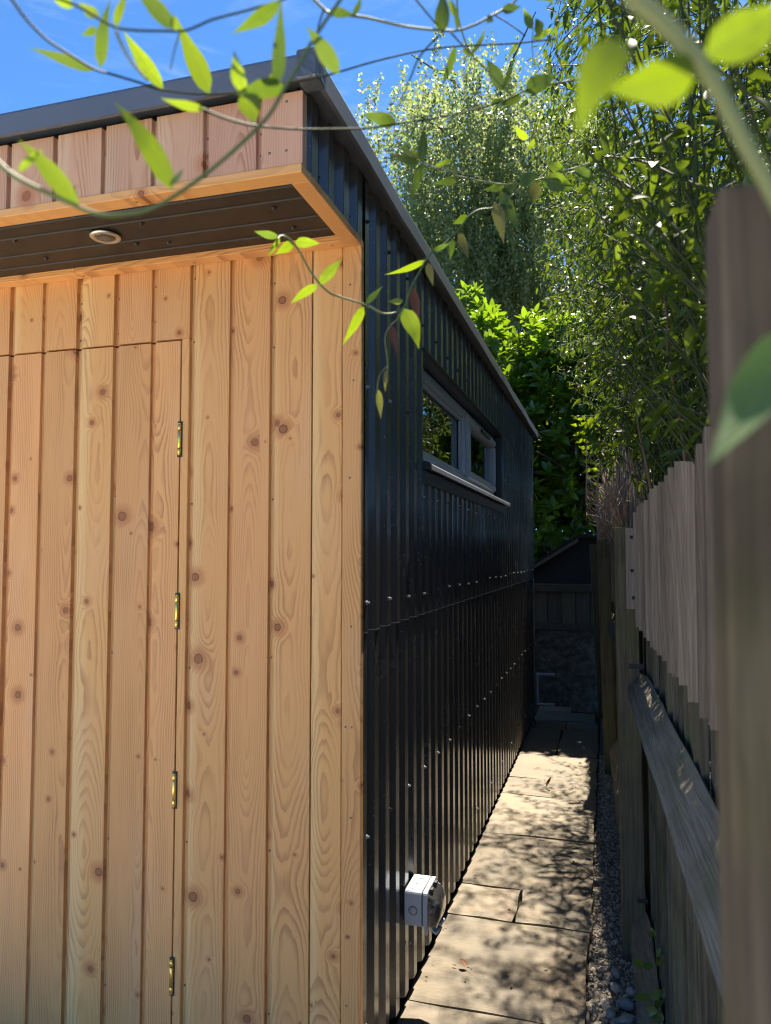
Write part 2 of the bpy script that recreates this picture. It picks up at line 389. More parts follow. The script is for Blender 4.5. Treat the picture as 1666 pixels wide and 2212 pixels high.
def glass():
    t = NT('window_glass')
    fr = t.n('Fresnel'); fr.inputs[0].default_value = 1.52
    f = t.m('MULTIPLY', fr.outputs[0], 1.25, clamp=True)
    tr = t.n('BsdfTransparent'); t.put(tr.inputs[0], (0.62, 0.66, 0.64))
    gl = t.n('BsdfGlossy'); gl.inputs['Roughness'].default_value = 0.01; t.put(gl.inputs[0], (0.95, 0.97, 1.0))
    mx = t.n('MixShader'); t.t.links.new(f, mx.inputs[0]); t.t.links.new(tr.outputs[0], mx.inputs[1]); t.t.links.new(gl.outputs[0], mx.inputs[2])
    return t.done(mx)
M['glass'] = glass()
def clear_cover():
    t = NT('smoked_clear_cover'); W = t.world()
    n = t.noise(W, 160.0, 3); nb = t.bump(n, 0.5, 0.003)
    fr = t.n('Fresnel'); fr.inputs[0].default_value = 1.5; t.t.links.new(nb, fr.inputs['Normal'])
    tr = t.n('BsdfTransparent'); t.put(tr.inputs[0], (0.42, 0.42, 0.42))
    gl = t.n('BsdfGlossy'); gl.inputs['Roughness'].default_value = 0.12; t.t.links.new(nb, gl.inputs['Normal'])
    df = t.n('BsdfDiffuse'); t.put(df.inputs[0], (0.10, 0.10, 0.105))
    m0 = t.n('MixShader'); m0.inputs[0].default_value = 0.35; t.t.links.new(tr.outputs[0], m0.inputs[1]); t.t.links.new(df.outputs[0], m0.inputs[2])
    mx = t.n('MixShader'); t.t.links.new(t.m('MULTIPLY', fr.outputs[0], 2.5, clamp=True), mx.inputs[0]); t.t.links.new(m0.outputs[0], mx.inputs[1]); t.t.links.new(gl.outputs[0], mx.inputs[2])
    return t.done(mx)
M['cover'] = clear_cover()
M['sockgrey'] = plain('pale_grey_plastic', (0.42, 0.46, 0.52), 0.42, 0, 0.45, 0.03)
M['sockdark'] = plain('dark_gasket', (0.02, 0.022, 0.03), 0.6)
M['lamp_ring'] = plain('brushed_steel', (0.62, 0.61, 0.60), 0.38, 1.0)
M['lamp_lens'] = plain('lamp_lens', (0.06, 0.058, 0.055), 0.10, 0, 0.6)

def slabmat():
    t = NT('riven_sandstone'); v, X, Y, Z = t.obj(); W = t.world(); R = t.rand(); off = t.m('MULTIPLY', R, 33.0)
    sh = t.n('VectorMath', operation='ADD'); t.t.links.new(W, sh.inputs[0]); t.t.links.new(t.vec(off, off, 0.0), sh.inputs[1])
    Wv = sh.outputs[0]
    n1 = t.noise(Wv, 4.0, 5, 0.55); n2 = t.noise(Wv, 26.0, 4, 0.6); n3 = t.noise(Wv, 420.0, 2, 0.6)
    st = t.n('Mapping'); st.inputs['Scale'].default_value = (1.2, 7.0, 1.0); st.inputs['Rotation'].default_value = (0, 0, 0.35); t.t.links.new(Wv, st.inputs[0])
    n4 = t.noise(st.outputs[0], 3.0, 4, 0.6)
    col = t.mix(t.ss(n1, 0.35, 0.65), (0.225, 0.190, 0.138), (0.190, 0.165, 0.130))
    col = t.mix(t.m('MULTIPLY', t.ss(n4, 0.52, 0.75), 0.5), col, (0.235, 0.180, 0.122))
    col = t.mix(t.m('MULTIPLY', t.ss(t.noise(Wv, 2.1, 3), 0.58, 0.74), 0.30), col, (0.23, 0.136, 0.088))
    col = t.mix(t.m('MULTIPLY', t.ss(n2, 0.55, 0.8), 0.5), col, (0.135, 0.118, 0.095))
    col = t.mix(t.m('MULTIPLY', t.ss(n3, 0.58, 0.75), 0.45), col, (0.10, 0.088, 0.072))
    hs = t.n('HueSaturation'); t.put(hs.inputs['Value'], t.m('ADD', 0.80, t.m('MULTIPLY', R, 0.36))); t.put(hs.inputs['Color'], col)
    h = t.m('ADD', t.m('ADD', t.m('MULTIPLY', n4, 1.2), t.m('MULTIPLY', n2, 0.45)), t.m('MULTIPLY', n3, 0.12))
    return t.done(t.bsdf(hs.outputs[0], 0.8, 0, 0.25, t.bump(h, 0.8, 0.008)))
M['slab'] = slabmat()
def soil():
    t = NT('soil'); W = t.world(); n = t.noise(W, 30.0, 6, 0.7)
    col = t.mix(n, (0.035, 0.027, 0.018), (0.10, 0.08, 0.055)); return t.done(t.bsdf(col, 0.95, 0, 0.1, t.bump(n, 0.8, 0.02)))
M['soil'] = soil()
def stonemat(name, c=(0.34, 0.31, 0.28), varc=(0.46, 0.42, 0.37), attr=True):
    t = NT(name); W = t.world()
    r = t.n('Attribute', attribute_name='rnd').outputs['Fac'] if attr else t.noise(W, 20.0, 3)
    cr = t.n('ValToRGB'); t.t.links.new(r, cr.inputs[0])
    el = cr.color_ramp.elements
    if attr:
        cols = [(0, (0.389, 0.344, 0.275)), (0.3, (0.578, 0.509, 0.398)), (0.55, (0.679, 0.599, 0.465)), (0.72, (0.477, 0.370, 0.287)), (0.82, (0.347, 0.330, 0.305)), (0.92, (0.700, 0.666, 0.512)), (1.0, (0.474, 0.338, 0.240))]
    else: cols = [(0, c), (1, varc)]
    el[0].position = cols[0][0]; el[0].color = cols[0][1] + (1,); el[1].position = cols[-1][0]; el[1].color = cols[-1][1] + (1,)
    for p, c_ in cols[1:-1]:
        e = el.new(p); e.color = c_ + (1,)
    n = t.noise(W, 140.0, 4, 0.65)
    col = t.mix(t.m('MULTIPLY', n, 0.55), cr.outputs[0], (0.16, 0.145, 0.125))
    return t.done(t.bsdf(col, 0.85, 0, 0.25, t.bump(n, 0.6, 0.004)))
M['gravel'] = stonemat('gravel_stone')
M['ext'] = weathered('grey_brown_fence_board', (0.082, 0.063, 0.046), (0.155, 0.124, 0.094), 0.0)
M['pale_edge'] = weathered('pale_batten', (0.23, 0.195, 0.16), (0.36, 0.305, 0.255), 0.0)
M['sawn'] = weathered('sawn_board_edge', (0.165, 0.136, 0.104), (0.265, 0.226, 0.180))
M['lowboard'] = weathered('green_grey_fence_board', (0.080, 0.073, 0.052), (0.165, 0.150, 0.112), 0.35, 0.4)
M['post'] = weathered('mossy_fence_post', (0.080, 0.072, 0.050), (0.155, 0.138, 0.100), 0.5, 0.3)
M['postnear'] = weathered('brown_fence_post', (0.060, 0.047, 0.032), (0.115, 0.092, 0.066), 0.35, 0.5)
M['rail'] = weathered('silver_fence_rail', (0.165, 0.142, 0.105), (0.285, 0.252, 0.195), 0.40, 0.15, 'y')
M['darkwood'] = weathered('dark_back_fence', (0.066, 0.061, 0.052), (0.11, 0.10, 0.086), 0.2, 0.3)
def concrete():
    t = NT('old_concrete'); W = t.world(); n = t.noise(W, 14.0, 6, 0.7); n2 = t.noise(W, 60.0, 5, 0.7)
    col = t.mix(t.ss(n, 0.4, 0.65), (0.095, 0.086, 0.072), (0.21, 0.19, 0.16)); col = t.mix(t.m('MULTIPLY', n2, 0.5), col, (0.03, 0.028, 0.024))
    return t.done(t.bsdf(col, 0.9, 0, 0.15, t.bump(t.m('ADD', n, t.m('MULTIPLY', n2, 0.5)), 1.0, 0.03)))
M['concrete'] = concrete()
M['whitemetal'] = plain('painted_metal', (0.30, 0.32, 0.35), 0.5, 0, 0.4, 0.2)
M['felt'] = plain('roof_felt', (0.022, 0.020, 0.018), 0.9, 0, 0.2, 0.4)
M['barge'] = weathered('bargeboard', (0.10, 0.08, 0.055), (0.17, 0.14, 0.10))
M['reed'] = weathered('split_reed', (0.23, 0.175, 0.125), (0.42, 0.345, 0.265))
M['deadstem'] = weathered('dead_stem', (0.22, 0.15, 0.11), (0.42, 0.33, 0.26))
M['stem'] = leafmat('green_stem', (0.10, 0.15, 0.045), (0.19, 0.22, 0.09), (0.2, 0.3, 0.04), 0.12, 0.5, 0.4, False)
M['stem_dark'] = leafmat('climber_stem', (0.032, 0.046, 0.015), (0.085, 0.085, 0.036), (0.1, 0.14, 0.03), 0.1, 0.65, 0.2, True)
M['woody'] = plain('woody_stem', (0.10, 0.070, 0.042), 0.8, 0, 0.2, 0.3)
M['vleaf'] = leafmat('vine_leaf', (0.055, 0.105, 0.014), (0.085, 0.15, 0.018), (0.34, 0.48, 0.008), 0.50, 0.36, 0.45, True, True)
M['dvleaf'] = leafmat('shaded_vine_leaf', (0.030, 0.062, 0.012), (0.055, 0.105, 0.020), (0.16, 0.26, 0.012), 0.42, 0.36, 0.5, True, True)  # darker copy of the vine leaf, the climber's shade put into its colour
M['pleaf'] = leafmat('lit_green_leaf', (0.095, 0.165, 0.030), (0.14, 0.22, 0.05), (0.18, 0.28, 0.03), 0.3, 0.3, 0.6, True, True)  # paler leaf, its bright lit look put into the colour
M['cleaf'] = leafmat('climber_leaf', (0.022, 0.044, 0.009), (0.052, 0.088, 0.016), (0.22, 0.32, 0.014), 0.28, 0.5, 0.22)
M['pod'] = leafmat('seed_pod', (0.09, 0.075, 0.03), (0.12, 0.12, 0.035), (0.22, 0.24, 0.03), 0.25, 0.5, 0.3)
M['brownpod'] = leafmat('brown_pod', (0.035, 0.016, 0.014), (0.06, 0.028, 0.022), (0.08, 0.03, 0.02), 0.2, 0.6, 0.3)
M['lleaf'] = leafmat('laurel_leaf', (0.038, 0.085, 0.012), (0.080, 0.150, 0.020), (0.26, 0.42, 0.014), 0.40, 0.26, 0.5)
M['bleaf'] = leafmat('birch_leaf', (0.115, 0.145, 0.062), (0.195, 0.220, 0.110), (0.46, 0.56, 0.17), 0.40, 0.42, 0.4)
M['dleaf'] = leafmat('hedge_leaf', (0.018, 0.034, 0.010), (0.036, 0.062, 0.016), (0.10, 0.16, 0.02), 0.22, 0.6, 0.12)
M['dryleaf'] = leafmat('dry_leaf', (0.15, 0.050, 0.024), (0.22, 0.09, 0.04), (0.25, 0.08, 0.03), 0.2, 0.6, 0.3)
def bark():
    t = NT('birch_bark'); v, X, Y, Z = t.obj(); n = t.noise(t.vec(t.m('MULTIPLY', X, 3.0), t.m('MULTIPLY', Y, 3.0), t.m('MULTIPLY', Z, 22.0)), 1.5, 5)
    col = t.mix(t.ss(n, 0.5, 0.62), (0.55, 0.52, 0.46), (0.06, 0.05, 0.045)); return t.done(t.bsdf(col, 0.8))
M['bark'] = bark()
M['bark_dark'] = plain('brown_bark', (0.075, 0.055, 0.04), 0.9, 0, 0.1, 0.4)
M['bounce_patio'] = plain('pale_bounce_paving', (0.74, 0.66, 0.54), 0.7, 0, 0.3, 0.05, 8)

# ------------------------------------------------------------------ ground, path, gravel bed
XW, YC = -0.6225, 1.892          # side wall plane, front wall plane
tag(MB().add([(-150,-150,-0.075),(150,-150,-0.075),(150,150,-0.075),(-150,150,-0.075)],[(0,1,2,3)]).build('ground', M['soil']), kind='structure')

def slab_mesh(wd, ln, th=0.045, seed=0, n=9):
    """one riven paving slab with a gently uneven top and worn edges, origin at its centre"""
    r = np.random.RandomState(seed); ph = r.rand(8) * 6.28
    def h(x, y): return 0.0022 * (math.sin(5 * x + 7 * y + ph[0]) + math.sin(13 * x - 5 * y + ph[1]) * 0.6 + math.sin(17 * y + 9 * x + ph[2]) * 0.5)
    vs = []; fs = []
    for j in range(n + 1):
        for i in range(n + 1):
            x = (i / n - .5) * wd; y = (j / n - .5) * ln
            e = min(i, n - i, j, n - j)
            if i in (0, n): x += 0.004 * math.sin(0.8 * j + ph[3]) * (1 if i else -1)
            if j in (0, n): y += 0.004 * math.sin(0.9 * i + ph[4]) * (1 if j else -1)
            vs.append((x, y, h(x, y) - (0.006 if e == 0 else 0)))
    for j in range(n):
        for i in range(n):
            a = j * (n + 1) + i; fs.append((a, a + 1, a + n + 2, a + n + 1))
    loop = [i for i in range(n + 1)] + [j * (n + 1) + n for j in range(1, n + 1)] + [n * (n + 1) + i for i in range(n - 1, -1, -1)] + [j * (n + 1) for j in range(n - 1, 0, -1)]
    b = len(vs); vs += [(vs[i][0], vs[i][1], -th) for i in loop]; m = len(loop)
    for k in range(m): fs.append((loop[k], b + k, b + (k + 1) % m, loop[(k + 1) % m]))
    mb = MB(); mb.add(vs, fs, False); return mb

path = tag(MB().box(-0.66, -0.088, -1.2, 7.26, -0.070, -0.045).build('path', plain('path_bed', (0.045, 0.038, 0.026), 0.95, 0, 0.1, 0.3)), kind='structure')
XR = -0.083
def lay(x0, x1, y0, y1, seed, dz=0.0):
    mb = slab_mesh(x1 - x0 - 0.011, y1 - y0 - 0.012, seed=seed)
    mb.build('paving_slab', M['slab'], path, ((x0 + x1) / 2, (y0 + y1) / 2, dz), 0)
rows = [-1.2, -0.6, 0.0, 0.6, 1.2, 1.797, 2.396, 2.998]
for i, (a, b) in enumerate(zip(rows[:-1], rows[1:])): lay(-0.64, XR + 0.012 - 0.003 * i, a, b, i, rnd.uniform(-.002, .002))
lay(-0.64, -0.370, 2.998, 3.290, 20); lay(-0.370, XR + 0.003, 2.998, 3.290, 21, 0.002)
lay(-0.64, XR - 0.002, 3.290, 3.905, 22); lay(-0.64, XR - 0.006, 3.905, 4.563, 23, 0.001)
lay(-0.64, XR - 0.008, 4.563, 4.90, 24); lay(-0.64, XR - 0.010, 4.90, 5.498, 25, -0.001)
lay(-0.64, -0.378, 5.498, 6.345, 26); lay(-0.378, XR - 0.012, 5.498, 6.345, 27, 0.001)
lay(-0.64, -0.36, 6.345, 6.62, 28); lay(-0.36, XR - 0.02, 6.345, 6.62, 29); lay(-0.64, -0.13, 6.62, 6.985, 31, 0.001)
lay(-0.64, -0.35, 6.985, 7.235, 30, 0.004)

bounce_patio = tag(MB().box(-6.5, -0.66, -7.0, 1.86, -0.070, -0.045).box(-0.659, 2.9, -7.0, -1.21, -0.070, -0.045).build('bounce_patio', M['soil']), kind='structure')  # unseen paving, added and kept pale to bounce sun onto the shed front
PM = [slab_mesh(0.59, 0.59, seed=60 + k, n=3).mesh('paving_slab') for k in range(3)]
for me in PM: me.materials.append(M['bounce_patio'])
for i in range(-5, 9):
    for j in range(14):
        if i < 0 and j < 5: continue
        link_mesh('paving_slab', PM[(i * 5 + j * 3) % 3], None, bounce_patio, (-0.665 - 0.6 * i - 0.3, 1.80 - 0.6 * j - 0.3, 0.0))

# gravel: rounded angular stones, one mesh
def stone_template(seed):
    r = np.random.RandomState(seed); bm = bmesh.new(); bmesh.ops.create_icosphere(bm, subdivisions=1, radius=0.5)
    sc = np.array([1.0, r.uniform(.7, .95), r.uniform(.5, .75)])
    for vtx in bm.verts:
        k = 1 + r.uniform(-.2, .16); vtx.co = Vector((vtx.co.x * sc[0] * k, vtx.co.y * sc[1] * k, vtx.co.z * sc[2] * k))
    vs = [tuple(q.co) for q in bm.verts]; fs = [tuple(q.index for q in f.verts) for f in bm.faces]; bm.free(); return vs, fs
FA = 0.0307
def fence_x(y): return 0.027 - FA * (y - 2.9)
stones = []
gp = []
for k in range(5200):
    y = 1.4 + 4.3 * rng.rand() ** 1.15; x = rng.uniform(-0.088, fence_x(y) + 0.10)
    s = 0.010 + 0.013 * rng.rand() ** 2
    if y < 2.62 and rng.rand() < .32: s *= 1.9
    gp.append((x - 0.010 * (y - 2) * 0, y, -0.050 + 0.014 * rng.rand() + s * 0.25, s))
gp = np.array(gp)
gm = bpy.data.meshes.new('gravel'); parts = []
for q in range(4):
    sel = gp[q::4]; n = len(sel); A = rng.randn(n, 3); A[:, 2] *= .4; B = rng.randn(n, 3)
    Yd = unit(A); Xd = unit(np.cross(Yd, B)); Zd = np.cross(Xd, Yd)
    parts.append(bulk_mesh('gravel', *stone_template(q), sel[:, :3], Xd, Yd, Zd, sel[:, 3], smooth=False))
bmj = bmesh.new()
for me in parts: bmj.from_mesh(me); bpy.data.meshes.remove(me)
bmj.to_mesh(gm); bmj.free()
tag(link_mesh('gravel', gm, M['gravel']), kind='stuff')
tag(MB().box(-0.09, 0.2, -1.0, 7.2, -0.07, -0.042).build('gravel_bed', plain('gravel_dust', (0.20, 0.18, 0.15), 0.95, 0, 0.1, 0.4, 60)), kind='structure')
def stone(name, label, loc, size, c, c2, seed, sub=2, flat=0.7, smooth=False):
    r = np.random.RandomState(seed); bm = bmesh.new(); bmesh.ops.create_icosphere(bm, subdivisions=sub, radius=0.5)
    ax = r.rand(6) * 6.28
    for vtx in bm.verts:
        p = vtx.co; k = 1 + (0.03 if smooth else 0.10) * math.sin(5 * p.x + ax[0]) * math.cos(6 * p.y + ax[1]) + (0 if smooth else r.uniform(-.07, .07))
        vtx.co = Vector((p.x * size * 1.25 * k, p.y * size * 0.85 * k, p.z * size * flat * k))
    me = bpy.data.meshes.new(name); bm.to_mesh(me); bm.free()
    if smooth: me.polygons.foreach_set('use_smooth', [True] * len(me.polygons))
    o = link_mesh(name, me, stonemat(name + '_surface', c, c2, False)); o.location = loc; o.rotation_euler = (r.uniform(-.2, .2), r.uniform(-.2, .2), r.uniform(0, 3))
    return tag(o, label, 'stone', 'larger stones in the gravel strip')
def gxy(u, v, z=-0.03):
    r = ray(u, v); t = (z - CAM_H) / r[2]; return np.array([0, 0, CAM_H]) + r * t
def g8(x, y, z=-0.02): return gxy((2200 + .6237 * x) / 1.844, (2700 + .6237 * y) / 1.844, z)
stone('pebble', 'smooth white oval pebble lying in the gravel beside the path near the second post', g8(358, 765), 0.030, (0.55, 0.52, 0.47), (0.6, 0.57, 0.52), 1, 3, .7, True)
stone('stone', 'ochre orange stone at the slab edge in the gravel', g8(310, 1060), 0.027, (0.42, 0.28, 0.10), (0.46, 0.33, 0.16), 2, 2, .6)
stone('pebble', 'flat pinkish brown oval pebble in the gravel in front of the post foot', g8(322, 1862), 0.035, (0.42, 0.32, 0.25), (0.48, 0.38, 0.31), 3, 3, .45, True)
stone('stone', 'large blue grey angular stone at the near end of the gravel', g8(468, 2085), 0.047, (0.20, 0.215, 0.24), (0.32, 0.33, 0.35), 4, 2, .8)
stone('stone', 'pale grey chunky stone directly behind the blue grey stone', g8(408, 1980), 0.038, (0.33, 0.31, 0.29), (0.46, 0.44, 0.41), 5, 2, .8)
stone('stone', 'light grey lump in the gravel beside the weed plant', g8(505, 2005), 0.036, (0.40, 0.38, 0.35), (0.50, 0.48, 0.44), 6, 2, .8)
stone('stone', 'rough buff grey stone left of the blue grey stone', g8(378, 2145), 0.040, (0.36, 0.33, 0.29), (0.45, 0.42, 0.37), 7, 2, .7)
stone('stone', 'grey broken stone nearest the camera under the blue grey stone', g8(480, 2185), 0.044, (0.33, 0.31, 0.29), (0.43, 0.41, 0.38), 8, 2, .7)
stone('stone', 'dull grey brown stone halfway between the pink pebble and the pale chunky stone', g8(410, 1885), 0.038, (0.30, 0.27, 0.24), (0.40, 0.37, 0.33), 9, 2, .75)
stone('stone', 'maroon tinted stone in the gravel beyond the ochre stone', g8(372, 1165), 0.022, (0.24, 0.17, 0.155), (0.30, 0.22, 0.20), 10, 2, .7)

# ------------------------------------------------------------------ the shed
shed = tag(empty('garden_shed', (XW, YC, 0)), 'garden shed with larch board front and black corrugated metal side wall', 'shed')
def SP(p): return (p[0] - XW, p[1] - YC, p[2])
def sbox(name, x0, x1, y0, y1, z0, z1, mat, parent=None, bevel=0.0015, origin=None):
    """box given in world coordinates, its own origin at its lower centre so the grain differs"""
    cx, cy = (x0 + x1) / 2, (y0 + y1) / 2
    p = parent or shed; base = Vector((cx, cy, z0)) - Vector((XW, YC, 0))
    if p is not shed: base -= p.location
    return MB().box(x0 - cx, x1 - cx, y0 - cy, y1 - cy, 0, z1 - z0).build(name, mat, p, base, bevel)

def tg_board(name, x0, x1, y, z0, z1, mat, parent, groove=0.0145, th=0.020, bevel_l=0.006):
    """tongue and groove board: recessed tongue on its left, chamfered face"""
    w_ = x1 - x0; cx = w_ / 2
    prof = [(-cx, th + .004), (-cx, 0.0135), (-cx + groove, 0.0135), (-cx + groove, 0.005), (-cx + groove + bevel_l, 0.0), (cx - 0.001, 0.0), (cx, 0.001), (cx, th + .004)]
    mb = MB().prism([(a, b) for a, b in prof], 0, z1 - z0, 2)
    p = parent; base = Vector((x0 + cx - XW, y - YC, z0))
    if p is not shed: base -= p.location
    o = mb.build(name, mat, p, base); return o
edges = [-2.275, -2.148, -2.02, -1.895, -1.768, -1.648, -1.522, -1.393, -1.266, -1.139, -1.013, -0.888, -0.765]
DOOR_X, DOOR_Z = -1.1655, 2.012
door = empty('door', (-1.60 - XW, 0, 0)); door.parent = shed
for i in range(len(edges) - 1):
    a, b = edges[i], edges[i + 1]
    jit = 0.0008 * ((i * 7) % 5 - 2)
    if b <= DOOR_X + 0.03 or a < DOOR_X:
        # above the door
        tg_board('cladding_board', a, b, YC + jit, DOOR_Z + 0.003, 2.235, M['larch'], shed)
        if b < DOOR_X: tg_board('door_board', a, b, YC + jit, -0.03, DOOR_Z - 0.003, M['larch'], door)
        else:
            tg_board('door_board', a, DOOR_X - 0.002, YC + jit, -0.03, DOOR_Z - 0.003, M['larch'], door)
            sbox('cladding_board', DOOR_X + 0.002, b, YC + jit + .0003, YC + 0.02, -0.03, DOOR_Z + 0.0025, M['larch'])
    else: tg_board('cladding_board', a, b, YC + jit, -0.03, 2.235, M['larch'], shed)
# the corner pieces
sbox('corner_board', -0.762, -0.6775, YC + 0.001, YC + 0.020, -0.03, 2.235, M['larch'], bevel=0.002)
sbox('corner_trim', -0.6755, XW, YC - 0.001, YC + 0.020, -0.03, 2.243, M['larch'], bevel=0.002)
MB().box(-2.27, XW - 0.03, YC + 0.024, YC + 0.05, 0.0, 2.40).build('inner_lining', M['sockdark'], shed, (-XW, -YC, 0))
# hinges: five-knuckle brass butts
for zc, lean in ((1.7245, 0), (1.239, 0), (0.7465, 0), (0.246, 0)):
    h = MB()
    for k, (za, zb) in enumerate(((-.042, -.0265), (-.0255, .0255), (.0265, .042))):
        h.lathe([(0.001, za), (0.0046, za), (0.0054, za + .001), (0.0054, zb - .001), (0.0046, zb), (0.001, zb)], 14)
    o = h.build('hinge', M['brass'], shed, (DOOR_X + 0.001 - XW, -0.0045, zc))
    MB().lathe([(0.001, -.046), (0.0042, -.0455), (0.0046, -.0425), (0.001, -.042)], 10).build('pin_end', M['brass'], o)
    MB().lathe([(0.001, .042), (0.0046, .0425), (0.0042, .0455), (0.001, .046)], 10).build('pin_end', M['brass'], o)
    MB().box(-0.0075, 0.0075, 0.0022, 0.0068, -0.051, 0.051).build('hinge_recess_shade', M['sockdark'], o)  # dark plate proud of the boards, the notch's shade put into its colour
# soffit battens, fascia
FY = 1.48
sbox('front_batten', -2.25, XW - 0.0005, FY - 0.003, FY + 0.043, 2.222, 2.242, M['larch_x'], bevel=0.0015)
sbox('side_batten', XW - 0.044, XW + 0.0005, FY + 0.0435, YC - 0.0455, 2.222, 2.242, M['larch_y'], bevel=0.0015)
sbox('wall_batten', -1.4975, XW - 0.0005, YC - 0.045, YC - 0.0015, 2.224, 2.244, M['larch_x'], bevel=0.0015)
sbox('wall_batten', -2.25, -1.4985, YC - 0.044, YC - 0.0015, 2.2235, 2.2435, M['larch_x'], bevel=0.0015)
fe = [-2.365, -2.228, -2.09, -1.952, -1.815, -1.680, -1.542, -1.405, -1.270, -1.134, -0.998, -0.864, -0.733]
for i in range(len(fe) - 1): tg_board('fascia_board', fe[i], fe[i + 1], FY + 0.0005 * (i % 3), 2.2425, 2.405, M['larch_fascia'], shed, groove=0.011, bevel_l=0.003)
tg_board('fascia_board', -0.733, XW, FY, 2.2425, 2.405, M['larch_fascia'], shed, groove=0.011, bevel_l=0.003)
# soffit sheet: flat dark sheet with shallow swages running along the front
prof = [(FY + 0.030, 2.240)]
for yy in (1.565, 1.625, 1.725, 1.80):
    prof += [(yy - .004, 2.2405), (yy - .0018, 2.2375), (yy + .0018, 2.2375), (yy + .004, 2.2405)]
prof += [(YC - 0.02, 2.2405)]
mb = MB(); n = len(prof)
mb.add([(-2.25, a, b) for a, b in prof] + [(XW - 0.03, a, b) for a, b in prof], [(i, i + 1, n + i + 1, n + i) for i in range(n - 1)])
mb.build('soffit_sheet', M['soffit'], shed, (-XW, -YC, 0))
sbox('soffit_back', -2.25, XW - 0.025, FY + 0.025, YC - 0.003, 2.250, 2.262, M['sockdark'], bevel=0)
SW = MB().lathe([(0.0005, -.0055), (0.0045, -.0055), (0.0045, -.001), (0.008, -.001), (0.008, .001), (0.0005, .001)], 6).mesh('screw'); SW.materials.append(M['screwblack'])
for x, y in [(-1.13, 1.640), (-1.128, 1.762), (-0.769, 1.655), (-0.767, 1.770), (-1.216, 1.745), (-1.524, 1.760), (-1.519, 1.635), (-1.265, 1.545), (-0.95, 1.545)]:
    link_mesh('screw', SW, None, shed, SP((x, y, 2.2395)))
BS = MB().lathe([(0.0003, -.0012), (0.003, -.001), (0.0042, 0), (0.0003, .0008)], 10).mesh('screw'); BS.materials.append(M['screw'])
for x, y, z in [(-1.05, 1.50, 2.2215), (-0.70, YC - .022, 2.2235), (-1.115, YC - .022, 2.2235), (-1.485, YC - .022, 2.223), (-1.45, 1.50, 2.2215)]: link_mesh('screw', BS, None, shed, SP((x, y, z)))
NL = MB().lathe([(0.0003, -.0008), (0.0030, -.0006), (0.0030, 0), (0.0003, .0004)], 8, axis='y').mesh('nail'); NL.materials.append(M['nail'])
for i, a in enumerate(edges[5:]):
    for z in (2.17, 1.99 if a > -1.2 else 2.06, 1.55, 1.10, 0.60, 0.2):
        if a < -1.2 and z < 2.0 and (i % 2): continue
        link_mesh('nail', NL, None, shed, SP((a + 0.0072 + 0.002 * math.sin(i * 9 + z), YC + 0.0133, z + 0.02 * math.sin(i * 5 + z * 3))))
for x, z in [(-0.655, 2.12), (-0.645, 1.86), (-0.655, 1.60), (-0.65, 1.21), (-0.648, .95), (-0.665, .95), (-0.65, .72), (-0.655, .42), (-0.66, .25)]: link_mesh('nail', NL, None, shed, SP((x, YC - .0012, z)))
for x, z in [(-0.66, 2.385), (-0.66, 2.275), (-0.70, 2.275), (-0.727, 2.33), (-0.859, 2.34), (-0.859, 2.30), (-0.994, 2.34), (-1.129, 2.345), (-1.265, 2.35), (-1.40, 2.36), (-0.727, 2.28)]: link_mesh('nail', NL, None, shed, SP((x, FY + (0.0133 if x < -0.71 else -.0006), z)))
# downlight
dl = MB().lathe([(0.026, -.0005), (0.030, -.0045), (0.036, -.0045), (0.040, -.001), (0.040, .002), (0.026, .002)], 32).build('downlight', M['lamp_ring'], shed, SP((-1.262, 1.672, 2.2345)))
MB().lathe([(0.0005, -.0035), (0.014, -.0040), (0.0258, -.0025), (0.0262, .004), (0.0005, .004)], 24).build('lamp_lens', M['lamp_lens'], dl)

# roof edge: rubber wrapped drip trim along front and side, roof deck behind
def trim_profile(h0, h1):
    return [(0.0, h0), (0.0, h1 - 0.012), (0.004, h1 - 0.004), (0.014, h1), (0.075, h1 + 0.004), (0.075, h0 + .028), (0.012, h0 + .010), (0.010, h0)]
TF, TS = 1.440, -0.575
pf = trim_profile(2.404, 2.465)
mb = MB(); a = [(-2.3, TF + p, z) for p, z in pf]; b = [(TS - p, TF + p, z) for p, z in pf]; n = len(pf)
mb.add(a + b, [(i, n + i, n + (i + 1) % n, (i + 1) % n) for i in range(n)])
mb.build('roof_edge', M['rubber'], shed, (-XW, -YC, 0))
ps = trim_profile(2.400, 2.458)
mb = MB(); N_ = 14
ringsv = []; ys = list(np.linspace(0, 1, 16))
for k, tt in enumerate(ys):
    f = min(1, tt * 8)
    for (p0, z0), (p1, z1) in zip(pf, ps):
        yy = (TF + p0) * (1 - tt) + 6.66 * tt
        ringsv.append((TS - (p0 * (1 - f) + p1 * f) + 0.0018 * math.sin(k * 2.3), yy, z0 * (1 - f) + z1 * f + 0.0015 * math.sin(k * 1.7)))
fs = []
for k in range(len(ys) - 1):
    for i in range(n): fs.append((k * n + i, (k + 1) * n + i, (k + 1) * n + (i + 1) % n, k * n + (i + 1) % n))
fs.append(tuple((len(ys) - 1) * n + i for i in range(n)))
mb.add(ringsv, fs); mb.build('roof_edge', M['rubber'], shed, (-XW, -YC, 0))
